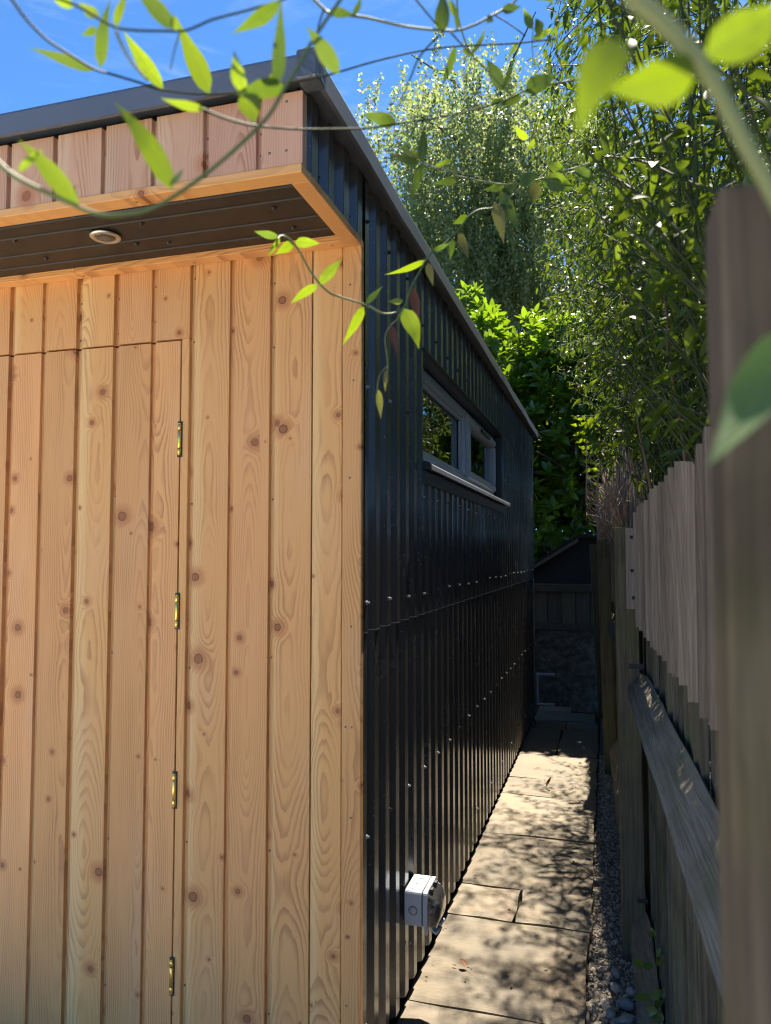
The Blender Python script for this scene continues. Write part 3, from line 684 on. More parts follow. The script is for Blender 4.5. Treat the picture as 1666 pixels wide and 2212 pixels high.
# lumpy sealed corner
bm = bmesh.new(); bmesh.ops.create_cube(bm, size=1); bmesh.ops.subdivide_edges(bm, edges=bm.edges, cuts=6, use_grid_fill=True)
r = np.random.RandomState(5)
for vtx in bm.verts:
    p = vtx.co; k = 0.0010
    vtx.co = Vector((p.x * 0.049 + r.uniform(-k, k), p.y * 0.056 + r.uniform(-k, k), p.z * 0.064 + r.uniform(-k, k) * .3 + 0.010 * max(0, p.z) * (1 - abs(p.y))))
me = bpy.data.meshes.new('sealed_corner'); bm.to_mesh(me); bm.free()
o = link_mesh('sealed_corner', me, M['corner'], shed, SP((TS - 0.0225, TF + 0.0255, 2.4352)))
bv = o.modifiers.new('b', 'BEVEL'); bv.width = .004; bv.limit_method = 'ANGLE'
MB().box(-2.3, TS - 0.07, TF + 0.07, 6.64, 2.452, 2.462).build('roof', M['rubber'], shed, (-XW, -YC, 0))

# corrugated cladding: box profile sheets
PITCH_R = 0.108
def profile(y0, y1, xo):
    RIB0 = 1.660 if y0 < YC else 1.926
    pts = []; k0 = int(math.floor((y0 - RIB0) / PITCH_R)) - 1
    for k in range(k0, k0 + int((y1 - y0) / PITCH_R) + 4):
        c = RIB0 + k * PITCH_R
        for dy, dx in ((-.0345, -.021), (-.0327, -.0198), (-.0213, -.0018), (-.0190, 0), (.0190, 0), (.0213, -.0018), (.0327, -.0198), (.0345, -.021), (.046, -.021), (.049, -.0185), (.055, -.0185), (.058, -.021)):
            pts.append((c + dy, dx))
    out = [];
    for (ya, xa), (yb, xb) in zip(pts[:-1], pts[1:]):
        if yb <= y0 or ya >= y1: continue
        if ya < y0: xa = xa + (xb - xa) * (y0 - ya) / (yb - ya); ya = y0
        if not out: out.append((ya, xa))
        if yb > y1: xb = xa + (xb - xa) * (y1 - ya) / (yb - ya); yb = y1
        out.append((yb, xb))
    return [(y, x + XW + xo) for y, x in out]
def sheet(y0, y1, z0, z1, xo=0.0):
    pr = profile(y0, y1, xo); n = len(pr); mb = MB()
    r_ = random.Random(int(y0 * 1000 + z0 * 77)); th = 0.0008
    zs = [z0, z1]
    yc = (y0 + y1) / 2
    vs = []
    for off in (0, -th):
        for z in (z0, z0 + .0028, z1): vs += [(x + off - XW, y - yc, z) for y, x in pr]
    fs = []
    for L in (0, 1): fs += [(L * n + i, L * n + i + 1, (L + 1) * n + i + 1, (L + 1) * n + i) for i in range(n - 1)]
    for L in (3, 4): fs += [(L * n + i, (L + 1) * n + i, (L + 1) * n + i + 1, L * n + i + 1) for i in range(n - 1)]
    fs += [(i, 3 * n + i, 3 * n + i + 1, i + 1) for i in range(n - 1)]
    mb.add(vs, fs, False)
    o = mb.build('cladding_sheet', M['clad'], shed, (0, yc - YC, 0))
    if z0 > .2:                                  # the sawn lower edge shows bare zinc
        o.data.materials.append(M['zinc'])
        for p in o.data.polygons:
            if all(o.data.vertices[i].co.z < z0 + .003 for i in p.vertices): p.material_index = 1
    return o
LAP = 1.190
WY0, WY1, WZ0, WZ1 = 2.575, 4.610, 1.712, 2.130
YE = 6.60
sheet(FY + 0.021, YC + 0.0195, 2.2425, 2.44, 0.0003)
sheet(YC + 0.0205, WY0, LAP, 2.44, 0.0028)
sheet(WY0 - .012, WY1 - 1.0, WZ1, 2.44, 0.0026); sheet(WY1 - 1.0, WY1 + .012, WZ1, 2.44, 0.0012)
sheet(WY0, WY0 + 1.02, LAP, 1.652, 0.0028); sheet(WY0 + 1.02, WY1, LAP, 1.652, 0.0036)
sheet(WY1, 5.60, LAP, 2.44, 0.0028); sheet(5.60, YE, LAP, 2.44, 0.0036)
for k in range(5):
    a = YC + 0.0205 + k * 0.942; sheet(a, min(YE, a + 0.942), 0.035, LAP + 0.05, -0.0012 + 0.0004 * (k % 2))
MB().box(-2.2, XW - 0.030, YC + 0.06, YE - 0.01, 0.0, 0.10).build('plinth', M['sockdark'], shed, (-XW, -YC, 0))
MB().box(XW - 0.05, XW - 0.024, YC + 0.05, WY0 - 0.02, 0.05, 2.40).box(XW - 0.05, XW - 0.024, WY1 + 0.02, YE, 0.05, 2.40).box(XW - 0.05, XW - 0.024, WY0 - .02, WY1 + .02, 0.05, 1.60).box(XW - 0.05, XW - 0.024, WY0 - .02, WY1 + .02, 2.20, 2.40).build('wall_membrane', M['sockdark'], shed, (-XW, -YC, 0))
# far corner and rear wall of the shed
sbox('corner_trim', XW - 0.05, XW + 0.004, YE, YE + 0.02, 0.03, 2.44, M['clad'])
sbox('rear_wall', -2.3, XW - 0.05, YE - 0.03, YE + 0.01, 0.03, 2.44, M['clad'], bevel=0)
sbox('left_wall', -2.42, -2.28, YC + 0.0, YE, 0.0, 2.44, M['inner'], bevel=0)
# inside, seen dimly through the panes
sbox('inner_wall', -2.30, -2.26, YC + 0.10, YE - 0.05, 0.1, 2.40, M['inner'], bevel=0)
sbox('ceiling', -2.26, XW - 0.06, YC + 0.10, YE - 0.05, 2.405, 2.43, M['inner'], bevel=0)
sbox('inner_floor', -2.26, XW - 0.06, YC + 0.10, YE - 0.05, 0.1, 0.14, M['inner'], bevel=0)
for k in range(6): sbox('rafter', -2.2, XW - 0.07, 2.3 + 0.75 * k, 2.36 + 0.75 * k, 2.29, 2.40, M['inner'])
br = MB().box(-.02, .02, -.9, .9, -.05, .05).build('brace', M['inner'], shed, (-0.75, 1.9, 1.86)); br.rotation_euler = (math.radians(24), 0, 0)
# cladding screws with washers
SC1 = MB().lathe([(0.0005, .0075), (0.0034, .0075), (0.0036, .0022), (0.0056, .0020), (0.0060, .0), (0.0005, -.001)], 6, axis='x').mesh('screw'); SC1.materials.append(M['screwblack'])
SC2 = SC1.copy(); SC2.materials.clear(); SC2.materials.append(M['screwgrey'])
k = 0
for z, lst in {0.666: range(0, 22), 1.266: range(0, 22), 1.601: range(3, 13), 1.853: [0, 1, 2] + list(range(13, 22)), 2.20: range(3, 13), 2.30: [0, 1, 2] + list(range(13, 22)), 0.19: range(0, 22, 2)}.items():
    for i in lst:
        y = 1.926 + i * 0.216 + 0.003 * math.sin(i * 7 + z)
        if y > YE - 0.05: continue
        k += 1
        link_mesh('screw', SC2 if z < 2.0 and (k * 7) % 5 < 4 else SC1, None, shed, SP((XW + 0.0034, y, z + 0.004 * math.sin(k * 5))))
for y in (1.606, 1.822): link_mesh('screw', SC1, None, shed, SP((XW - 0.0165, y, 2.275)))

# window
win = empty('window', SP((XW, WY0, WZ0))); win.parent = shed
def wbox(name, x0, x1, y0, y1, z0, z1, mat, bevel=0.003, seg=2):
    return MB().box(x0 - XW, x1 - XW, y0 - WY0, y1 - WY0, z0 - WZ0, z1 - WZ0).build(name, mat, win, (0, 0, 0), bevel, seg)
def wprism(name, poly, y0, y1, mat, bevel=0.0):
    return MB().prism([(x - XW, z - WZ0) for x, z in poly], y0 - WY0, y1 - WY0, 1).build(name, mat, win, (0, 0, 0), bevel, 2)
FXo, FXi = XW - 0.040, XW - 0.105
# reveal linings and head flashing
wprism('head_flashing', [(XW + .010, 2.126), (XW + .010, 2.119), (XW - .002, 2.112), (XW - .041, 2.108), (XW - .11, 2.108), (XW - .11, 2.129), (XW - .03, 2.129)], WY0 + .001, WY1 - .001, M['flash'])
wbox('reveal', XW - .11, XW + .002, WY1 - .004, WY1 - .001, WZ0 - .05, 2.107, M['flash'], 0)
wbox('reveal', XW - .11, XW + .002, WY0 + .001, WY0 + .004, WZ0 - .05, 2.107, M['flash'], 0)
wprism('sill_flashing', [(XW + .004, 1.698), (XW + .004, 1.650), (XW + .007, 1.646), (XW + .005, 1.645), (XW + .001, 1.650), (XW - .03, 1.698)], WY0 - .012, WY1 + .06, M['flash'])
wprism('sill', [(XW - .10, 1.737), (XW - .045, 1.732), (XW + .026, 1.716), (XW + .030, 1.712), (XW + .030, 1.696), (XW + .026, 1.696), (XW + .026, 1.704), (XW - .10, 1.704)], WY0 + .0045, WY1 + .165, M['frame'])
sc_ = wprism('sill_end_cap', [(XW - .02, 1.731), (XW + .027, 1.719), (XW + .033, 1.714), (XW + .033, 1.694), (XW - .02, 1.694)], WY0 - .010, WY0 + .004, M['flash'])
wprism('sill_end_cap', [(XW - .02, 1.731), (XW + .027, 1.719), (XW + .033, 1.714), (XW + .033, 1.694), (XW - .02, 1.694)], WY1 + .1655, WY1 + .171, M['frame'])
# outer frame: head (deep, with trickle vent cover), jambs, mullion, bottom rail
zb, zt = 1.7375, 2.1075; MY = 3.640
def stepped(name, y0, y1, z0, z1, mat, horizontal):
    """a frame bar with the stepped ovolo edge of a PVC profile"""
    if horizontal:
        poly = [(FXi, z0), (FXo - .010, z0), (FXo - .004, z0 + .007), (FXo, z0 + .012), (FXo, z1 - .012), (FXo - .004, z1 - .007), (FXo - .010, z1), (FXi, z1)]
        return wprism(name, poly, y0, y1, mat, .0012)
    poly = [(FXi - XW, y0 - WY0), (FXo - .010 - XW, y0 - WY0), (FXo - .004 - XW, y0 + .007 - WY0), (FXo - XW, y0 + .012 - WY0), (FXo - XW, y1 - .012 - WY0), (FXo - .004 - XW, y1 - .007 - WY0), (FXo - .010 - XW, y1 - WY0), (FXi - XW, y1 - WY0)]
    return MB().prism(poly, z0 - WZ0, z1 - WZ0, 2).build(name, mat, win, (0, 0, 0), .0012)
stepped('frame_head', WY0 + .005, WY1 - .045, zt - .050, zt - .0005, M['frame'], True)
stepped('frame_bottom', WY0 + .005, WY1 - .045, zb, zb + .042, M['frame'], True)
stepped('frame_jamb', WY0 + .005, WY0 + .058, zb + .0425, zt - .0505, M['frame'], False)
stepped('frame_jamb', WY1 - .098, WY1 - .045, zb + .0425, zt - .0505, M['frame'], False)
stepped('mullion', MY - .040, MY + .040, zb + .0425, zt - .0505, M['frame'], False)
# fixed light on the near side: glazing bead, pane
yA, yB = WY0 + .058, MY - .040
wbox('glazing_bead', FXo - .028, FXo - .012, yA, yB, zt - .066, zt - .0510, M['frame']); wbox('glazing_bead', FXo - .028, FXo - .012, yA, yB, zb + .0430, zb + .057, M['frame'])
wbox('glazing_bead', FXo - .028, FXo - .012, yA, yA + .017, zb + .0575, zt - .0665, M['frame']); wbox('glazing_bead', FXo - .028, FXo - .012, yB - .017, yB, zb + .0575, zt - .0665, M['frame'])
wbox('pane', FXo - .036, FXo - .030, yA, yB, zb + .044, zt - .052, M['glass'], 0)
# opening sash on the far side, standing proud of the frame
sx0, sx1 = FXo - .030, FXo + .017; yA, yB = MY + .012, WY1 - .062; za, zc_ = zb + .026, zt - .030; sw = .045
def sashbar(y0, y1, z0, z1, horizontal):
    if horizontal:
        poly = [(sx0, z0), (sx1 - .012, z0), (sx1 - .003, z0 + .010), (sx1, z0 + .015), (sx1, z1 - .008), (sx1 - .006, z1), (sx0, z1)]
        return wprism('sash_rail', poly, y0, y1, M['frame'], .0012)
    poly = [(sx0 - XW, y0 - WY0), (sx1 - .006 - XW, y0 - WY0), (sx1 - XW, y0 + .008 - WY0), (sx1 - XW, y1 - .008 - WY0), (sx1 - .006 - XW, y1 - WY0), (sx0 - XW, y1 - WY0)]
    return MB().prism(poly, z0 - WZ0, z1 - WZ0, 2).build('sash_stile', M['frame'], win, (0, 0, 0), .0012)
sashbar(yA, yB, za, za + sw, True); sashbar(yA, yB, zc_ - sw, zc_, True)
sashbar(yA, yA + sw, za + sw + .0004, zc_ - sw - .0004, False); sashbar(yB - sw, yB, za + sw + .0004, zc_ - sw - .0004, False)
wbox('pane', FXo - .020, FXo - .014, yA + sw - .004, yB - sw + .004, za + sw - .004, zc_ - sw + .004, M['glass'], 0)
for k in range(5): wbox('vent_slot', sx1 - .0005, sx1 + .0010, yA + .10 + k * .07, yA + .106 + k * .07, zc_ - .024, zc_ - .004, M['flash'], 0)
wbox('vent_cover', sx1 + .0008, sx1 + .014, yA + .33, yA + .60, zc_ - .036, zc_ - .016, M['flash'], .003)
for z in (1.80, 2.07): MB().lathe([(.0005, -.004), (.006, -.004), (.007, 0), (.0005, 0)], 10, axis='y').build('screw', M['flash'], win, (-.055, WY1 - .004 - WY0, z - WZ0))

# ------------------------------------------------------------------ weatherproof socket on the wall
sk = tag(empty('weatherproof_socket', (XW, 2.312, 0.26)), 'pale grey weatherproof outdoor socket with smoked hinged cover low on the black wall', 'outdoor socket')
def rounded(y0, y1, z0, z1, r, n=4):
    pts = []
    for cy, cz, a0 in ((y1 - r, z0 + r, -90), (y1 - r, z1 - r, 0), (y0 + r, z1 - r, 90), (y0 + r, z0 + r, 180)):
        for k in range(n + 1):
            a = math.radians(a0 + 90 * k / n); pts.append((cy + r * math.cos(a), cz + r * math.sin(a)))
    return pts
SL, SH = 0.136, 0.107
MB().prism(rounded(0, SL, 0, SH, .014), .003, .057, 0).build('back_box', M['sockgrey'], sk, None, .002, 2)
MB().prism(rounded(.0015, SL - .0015, .0015, SH - .0015, .013), .0572, .0598, 0).build('gasket', M['sockdark'], sk)
MB().prism(rounded(0, SL, 0, SH, .014), .0600, .0745, 0).build('front_frame', M['sockgrey'], sk, None, .002, 2)
# cover: bowed shell
cy0, cy1, cz0, cz1 = .006, SL - .004, -.004, SH - .012
base = rounded(cy0, cy1, cz0, cz1, .012); mid = rounded(cy0 + .004, cy1 - .004, cz0 + .004, cz1 - .012, .016); top = rounded(cy0 + .018, cy1 - .016, cz0 + .022, cz1 - .030, .02)
n = len(base); vs = [(.0748, a, b) for a, b in base] + [(.098, a, b) for a, b in mid] + [(.109, a, b) for a, b in top]
fs = [(L * n + i, L * n + (i + 1) % n, (L + 1) * n + (i + 1) % n, (L + 1) * n + i) for L in (0, 1) for i in range(n)] + [tuple(2 * n + i for i in range(n))]
MB().add(vs, fs, True).build('cover', M['cover'], sk)
MB().box(.0747, .094, .012, SL - .012, .006, .040).build('socket_face', M['sockgrey'], sk, None, .004, 2)
for yy in (.030, .085):
    MB().box(.068, .086, yy, yy + .020, SH - .012, SH - .0005).build('cover_hinge', M['sockdark'], sk, None, .003, 2)
for yy in (.028, .068, .108): MB().lathe([(.0105, -.001), (.0105, .0016), (.0125, .0016), (.0125, -.001)], 20).build('knockout', M['sockgrey'], sk, (.031, yy, SH))
o = MB().lathe([(.0005, -.0012), (.0120, -.0012), (.0120, 0.0002), (.0005, 0.0002)], 24, axis='y').build('knockout', M['sockgrey'], sk, (.030, 0, .050))
MB().lathe([(.0122, .0004), (.0122, -.0007), (.0140, -.0007), (.0140, .0004)], 24, axis='y').build('knockout_rim', M['sockdark'], o)
for yy, sg in ((.035, 1), (.095, 1)):
    l = MB().prism([(.076, .004), (.083, -.018), (.097, -.026), (.108, -.012), (.104, -.008), (.096, -.017), (.087, -.012), (.082, .004)], yy - .012, yy + .012, 1).build('latch', M['sockgrey'], sk, None, .0015)
MB().box(.066, .0735, .004, .022, -.022, .002).build('latch_catch', M['sockgrey'], sk, None, .002)

# ------------------------------------------------------------------ the fence on the right
FB = (0.027, 2.9, 0.0); FR = math.atan(FA)
fence = tag(empty('garden_fence', FB, FR), 'weathered feather edge fence of dark lower boards and paler upper boards', 'fence')
def post(off, along, z1, wd, mat, lean=0.0, dp=0.08, z0=-0.25):
    mb = MB(); vs = []
    for z, s in ((z0, 0), (z1, lean)): vs += [(s, 0, z), (s + wd, 0, z), (s + wd, dp, z), (s, dp, z)]
    mb.add(vs, [(0, 3, 2, 1), (4, 5, 6, 7), (0, 1, 5, 4), (1, 2, 6, 5), (2, 3, 7, 6), (3, 0, 4, 7)])
    return mb.build('fence_post', mat, fence, (off, along, 0), .003, 2)
post(0.0, 0.0, 1.497, 0.080, M['post'], -0.010)
post(0.002, 2.33, 1.497, 0.078, M['post'], -0.036)
post(-0.002, 4.10, 1.482, 0.075, M['post'], -0.065)
post(0.052 - fence_x(0.37), 0.40 - 2.9, 1.583, 0.100, M['postnear'], 0.004, 0.045)
# pale batten with three bolt holes on the second post
bt = MB().box(0, .052, -.020, -.0005, 0, .292).build('batten', M['pale_edge'], fence, (.030, 0, 1.201), .002)
for z in (.258, .138, .040): MB().lathe([(.0005, -.0007), (.0062, -.0006), (.0066, .0004), (.0005, .0004)], 14, axis='y').build('bolt_hole', M['sockdark'], bt, (.022 + .002 * math.sin(z * 40), -.020, z))
def feather(wd, h, t0=0.016, t1=0.006, seed=0):
    r_ = random.Random(seed); mb = MB(); n_ = 5; vs = []
    for k in range(n_ + 1):
        z = h * k / n_; s = r_.uniform(-.0015, .0015); s2 = r_.uniform(-.001, .001)
        vs += [(-t0 + s, s2, z), (0, s2, z), (0, wd, z), (-t1 + s * .4, wd + s2, z)]
    fs = [(3, 2, 1, 0), tuple(n_ * 4 + q for q in (0, 1, 2, 3))]
    for k in range(n_):
        for q in range(4): fs.append((k * 4 + q, k * 4 + (q + 1) % 4, (k + 1) * 4 + (q + 1) % 4, (k + 1) * 4 + q))
    return mb.add(vs, fs)
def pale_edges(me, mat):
    """the near long edge of each board takes a paler material than its face"""
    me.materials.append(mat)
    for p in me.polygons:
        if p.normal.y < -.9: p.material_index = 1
EXT = [feather(.130, .392 + .004 * q, .020, .006, q).mesh('upper_board') for q in range(4)]
LOW = [feather(.112, 1.29, .014, .005, 10 + q).mesh('lower_board') for q in range(4)]
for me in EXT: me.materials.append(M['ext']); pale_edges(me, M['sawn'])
for me in LOW: me.materials.append(M['lowboard'])
al = -2.44; k = 0
while al < 2.25:
    if not (-0.06 < al < 0.01):
        y = al
        o = link_mesh('upper_board', EXT[k % 4], None, fence, (.072 + rnd.uniform(-.003, .003), al, 1.152 + rnd.uniform(-.006, .006) + (0.0 if al < 0 else -.05)))
        o.rotation_euler = (rnd.uniform(-.006, .006), rnd.uniform(-.006, .006), rnd.uniform(-.03, .01)); o.scale = (1, 1, 1 + max(0, -al) * 0.035)
    al += .116 + rnd.uniform(-.010, .010); k += 1
al = -2.45; k = 0
while al < 4.1:
    o = link_mesh('lower_board', LOW[k % 4], None, fence, (.108 + rnd.uniform(-.004, .004), al, -.06 + rnd.uniform(-.01, .01)))
    o.rotation_euler = (rnd.uniform(-.005, .005), rnd.uniform(-.006, .006) - (0.02 if al > 2.3 else 0), rnd.uniform(-.05, .02)); al += .098 + rnd.uniform(-.012, .012); k += 1
RAILP = [(.022, .918), (.086, .988), (.090, .985), (.090, .858), (.084, .856)]
def rail(a0, a1, dz0=0.0, dz1=0.0, n=14, seed=0):
    r_ = random.Random(seed); m_ = len(RAILP); vs = []; fs = []
    for i in range(n + 1):
        t_ = i / n; a = a0 + (a1 - a0) * t_; dz = dz0 + (dz1 - dz0) * t_; j = r_.uniform(-.0015, .0015)
        taper = 1.0
        if t_ > .965: taper = 0.72
        for (x, z) in RAILP: vs.append((.056 + (x - .056) * taper + j, a, .92 + (z - .92) * taper + dz + j))
    fs.append(tuple(range(m_))); fs.append(tuple(n * m_ + i for i in reversed(range(m_))))
    for i in range(n):
        for q in range(m_): fs.append((i * m_ + q, (i + 1) * m_ + q, (i + 1) * m_ + (q + 1) % m_, i * m_ + (q + 1) % m_))
    return MB().add(vs, fs).build('fence_rail', M['rail'], fence)
rail(-2.42, 0.012, 0.0, 0.0, seed=1); rail(0.07, 2.35, -.01, .01, seed=2); rail(2.40, 4.11, 0, 0, seed=3)
rail(-1.2, 0.012, -1.10, -0.83, seed=4); rail(0.07, 2.35, -.84, -.78, seed=5)
MB().box(.034, .088, -.0012, .0, .985, 1.004).build('mortise', M['sockdark'], fence)
MB().box(.050, .086, -.0012, .0, .165, .180).build('mortise', M['sockdark'], fence)

# ------------------------------------------------------------------ end of the passage
YB = 7.30
bw = empty('retaining_wall', (-0.4, YB, 0)); tag(bw, 'rough dark concrete retaining wall closing the end of the passage', 'wall')
bm = bmesh.new(); bmesh.ops.create_grid(bm, x_segments=26, y_segments=16, size=0.5); r = np.random.RandomState(3)
for vtx in bm.verts:
    x, z = vtx.co.x * 2.6, (vtx.co.y + .5) * .745 - .06; vtx.co = Vector((x - .3, -abs(r.normal(0, .010)) - .012 * (math.sin(9 * x) * math.sin(13 * z) + 1) * .6, z))
ext = bmesh.ops.extrude_face_region(bm, geom=bm.faces[:])
for g in ext['geom']:
    if isinstance(g, bmesh.types.BMVert): g.co.y = .22
bmesh.ops.recalc_face_normals(bm, faces=bm.faces)
me = bpy.data.meshes.new('concrete'); bm.to_mesh(me); bm.free(); link_mesh('concrete', me, M['concrete'], bw)
bf = tag(empty('back_fence', (-0.4, YB, 0.67)), 'low dark fence panel standing on the retaining wall at the end of the passage', 'fence')
MB().box(-1.6, 1.0, -.035, .03, .018, .078).build('bottom_rail', M['darkwood'], bf, None, .004)
MB().box(-1.6, 1.0, -.045, .03, .375, .447).build('top_rail', M['darkwood'], bf, None, .004)
for i in range(20):
    MB().box(-.062, .062, -.011, .009, 0, .296).build('fence_board', M['darkwood'], bf, (-1.53 + .13 * i, .004 * (i % 2), .0785), .003)
wm = tag(empty('metal_bracket', (-.66, 7.225, 0.004)), 'pale painted metal bracket frame standing at the far end of the path', 'bracket')
MB().box(-.005, .160, -.02, .02, 0, .017).build('foot', M['whitemetal'], wm, None, .003)
MB().box(-.002, .015, -.018, .018, .0175, .272).build('upright', M['whitemetal'], wm, None, .003)
MB().box(-.005, .160, -.02, .02, .2725, .292).build('arm', M['whitemetal'], wm, None, .003)
# neighbouring outbuilding with felt roof
ob = tag(empty('outbuilding', (-0.5, 8.0, 0)), 'low outbuilding with dark felt roof slope behind the back fence', 'outbuilding')
q = [aty(u, v, 8.0) for u, v in ((1120, 1290), (1120, 1243), (1160, 1218), (1250, 1163), (1330, 1163), (1400, 1200))]
poly = [(q[0][0] + .5, 0.1)] + [(p[0] + .5, p[2]) for p in q[1:]] + [(q[-1][0] + .5, 0.1)]
MB().prism(poly, 0, 1.6, 1).build('gable_wall', M['felt'], ob)
tp = [(p[0] + .5, p[2]) for p in q[1:5]]
MB().prism([(a, b + .002) for a, b in tp] + [(a, b + .035) for a, b in reversed(tp)], -.07, 1.7, 1).build('roof', M['felt'], ob)
MB().prism([(a, b - .035) for a, b in tp[:3]] + [(a, b + .001) for a, b in reversed(tp[:3])], -.085, -.066, 1).build('bargeboard', M['barge'], ob)
pf_ = tag(empty('pale_fence', (-1.6, 10.4, 0)), 'small sunlit stretch of pale vertical board fence beyond the outbuilding', 'fence')
for i in range(14): MB().box(0, .115, -.01, .01, 0, 1.55 + .02 * math.sin(i * 4)).build('fence_board', M['pale_edge'], pf_, (-.9 + .122 * i, 0, .0), .003)

# ------------------------------------------------------------------ reed screen and dead stems
rs = tag(empty('reed_screen', (FB[0], FB[1], 1.2), FR), 'split reed screening rising behind the far part of the fence', 'screen')
mb = MB(); k = 0
for i in range(430):
    y = 0.55 + 3.75 * (i / 430) + rnd.uniform(-.006, .006); top = .73 + .05 * math.sin(y * 5) + rnd.uniform(-.05, .05) - (.12 if y < 1.2 else 0)
    fan = .05 * math.sin(y * 3.1)
    ro = float(np.interp(y, [.6, 2.3, 4.2], [.135, .07, .015])); b0 = (ro + rnd.uniform(-.012, .012), y, rnd.uniform(-.05, .0)); b1 = (b0[0] + rnd.uniform(-.015, .015), y + fan + rnd.uniform(-.03, .03), top)
    mb.tube([b0, b1], rnd.uniform(.003, .0052), 4, None, True)
o = mb.build('reeds', M['reed'], rs); o['kind'] = 'stuff'
for z in (.18, .45, .64): MB().tube([(.128, .55, z), (.06, 2.4, z + .01), (.005, 4.3, z)], .0012, 4).build('binding_wire', M['nail'], rs)
dv = tag(empty('dead_vine', (FB[0], FB[1], 1.45), FR), 'tangle of bare dead stems hanging over the reed screen in sun', 'dead climber')
for i in range(46):
    y = rnd.uniform(.5, 2.3); p = np.array([rnd.uniform(-.02, .08), y, rnd.uniform(.0, .12)]); pts = [p.copy()]; dirv = np.array([rnd.uniform(-.3, .2), rnd.uniform(-.6, .6), 1.0])
    for s in range(9):
        dirv += np.array([rnd.uniform(-.5, .4), rnd.uniform(-.6, .6), rnd.uniform(-.35, .25)]); dirv /= np.linalg.norm(dirv); p = p + dirv * .055; p[0] = max(p[0], -.10); p[0] = min(p[0], float(np.interp(p[1], [.6, 2.3, 4.2], [.12, .055, 0]))); pts.append(p.copy())
    MB().tube(pts, .0032, 5, .0014).build('stem', M['deadstem'], dv)

# ------------------------------------------------------------------ trees behind
def ell(n, c, r, shell=0.0):
    d = unit(rng.randn(n, 3)); rad = (shell + (1 - shell) * rng.rand(n)) ** (1 / 2.2)
    return np.array(c) + d * rad[:, None] * np.array(r)
# birch: weeping leaf strings
birch = tag(empty('birch_tree', (-2.15, 14.0, 0)), 'tall weeping birch with small glinting leaves standing behind the shed', 'tree')
tr = [(0, 0, 0), (.06, .05, 2.0), (.02, .0, 4.2), (.18, .1, 7.0), (.22, 0, 10.2)]
MB().tube(tr, .17, 10, .03).build('trunk', M['bark'], birch)
P = []; D = []
tips = []
for i in range(26):
    z0 = rnd.uniform(4.2, 9.6); a = rnd.uniform(0, 6.28); L = rnd.uniform(.9, 2.0) * (1.25 - abs(z0 - 7.0) * .12)
    s = np.array([.1, 0, z0]); e = s + np.array([math.cos(a) * L, math.sin(a) * L, rnd.uniform(.5, 1.6)])
    m_ = (s + e) / 2 + np.array([0, 0, .18]); MB().tube([s, m_, e], .035, 6, .010).build('branch', M['bark_dark'], birch); tips.append((s, m_, e))
nstr = 4300
cen = np.array([0.18, 0, 7.55])
for i in range(nstr):
    d = unit(np.random.RandomState(i + 1).randn(3)); q = np.random.RandomState(i + 9000).rand()
    rad = q ** .5
    lump = 1 + .16 * math.sin(3 * d[0] + 5 * d[2]) + .12 * math.sin(7 * d[0] - 4 * d[1])
    start = cen + d * rad * lump * np.array([2.9, 2.1, 3.7])
    if start[2] < 3.3: continue
    L = rnd.uniform(.4, 1.1); n_ = int(L / .030); sx, sy = rnd.uniform(-.3, .3), rnd.uniform(-.3, .3)
    tt = np.arange(n_) * .030
    pos = start + np.stack([sx * (tt - tt * tt * .4), sy * (tt - tt * tt * .4), -tt * .92], 1) + rng.randn(n_, 3) * .035
    P.append(pos); D.append(np.stack([rng.randn(n_) * .8, rng.randn(n_) * .8, -1.0 + rng.randn(n_) * .5], 1))
P = np.concatenate(P) + np.array(birch.location); D = np.concatenate(D)
X, Y, Z = frames(D, rng.randn(len(D), 3))
foliage(birch, 'leaf', P, X, Y, Z, .054 + .028 * rng.rand(len(P)), ([(0, 0, 0), (.42, .38, .05), (0, 1, -.05), (-.42, .38, .05)], [(0, 1, 2, 3)]), M['bleaf'], 0, 'crown')

# laurel: rosettes of glossy leaves
def laurel(name, label, base, centres, n_ros, n_parts, size=.105):
    root = tag(empty(name, base), label, 'shrub')
    P = []; D = []; U = []; S = []
    for (c, r, n_) in centres:
        for i in range(n_):
            d = unit(rng.randn(3)); d = unit(d + np.array([0, -.25, .30])); lump = 1 + .15 * math.sin(6 * d[0] + 4 * d[2] + c[0])
            p = np.array(c) + d * np.array(r) * lump * (0.55 + .45 * rng.rand() ** .5)
            ax = unit(d * .6 + np.array([0, 0, .75]) + rng.randn(3) * .35)
            a1 = unit(np.cross(ax, [.3, .2, 1.0])); b1 = np.cross(ax, a1); m_ = rng.randint(7, 12)
            for k in range(m_):
                an = k * 2.4 + rng.rand() * .5; el = .25 + .9 * (k / m_) + rng.randn() * .12
                P.append(p - ax * (.05 * (1 - k / m_)) ); D.append((a1 * math.cos(an) + b1 * math.sin(an)) * math.cos(el) + ax * math.sin(el)); U.append(ax); S.append(size * (.75 + .5 * rng.rand()) * (1.1 - .45 * k / m_))
    P = np.array(P); D = np.array(D); U = np.array(U); S = np.array(S)
    X, Y, Z = frames(D, U, .15)
    foliage(root, 'leaf', P, X, Y, Z, S, leaf_template(4, .40, .22, .18, .95), M['lleaf'], n_parts)
    return root
lb = laurel('laurel_bush', 'big glossy laurel with bright yellow green top leaves at the end of the shed', (-0.9, 8.6, 0),
    [((-1.35, 8.4, 3.05), (.75, .8, 1.25), 300), ((-.55, 8.5, 2.75), (.75, .8, 1.25), 330), ((-.95, 8.3, 2.05), (.95, .7, .80), 230), ((.1, 8.9, 2.9), (.6, .8, 1.2), 220), ((.55, 8.5, 3.5), (.6, .8, 1.2), 180), ((-1.9, 8.7, 2.9), (.6, .7, 1.2), 120), ((.0, 7.95, 3.2), (.5, .45, .75), 130), ((-.45, 7.95, 3.2), (.45, .4, .7), 110)], 0, 300, .140)
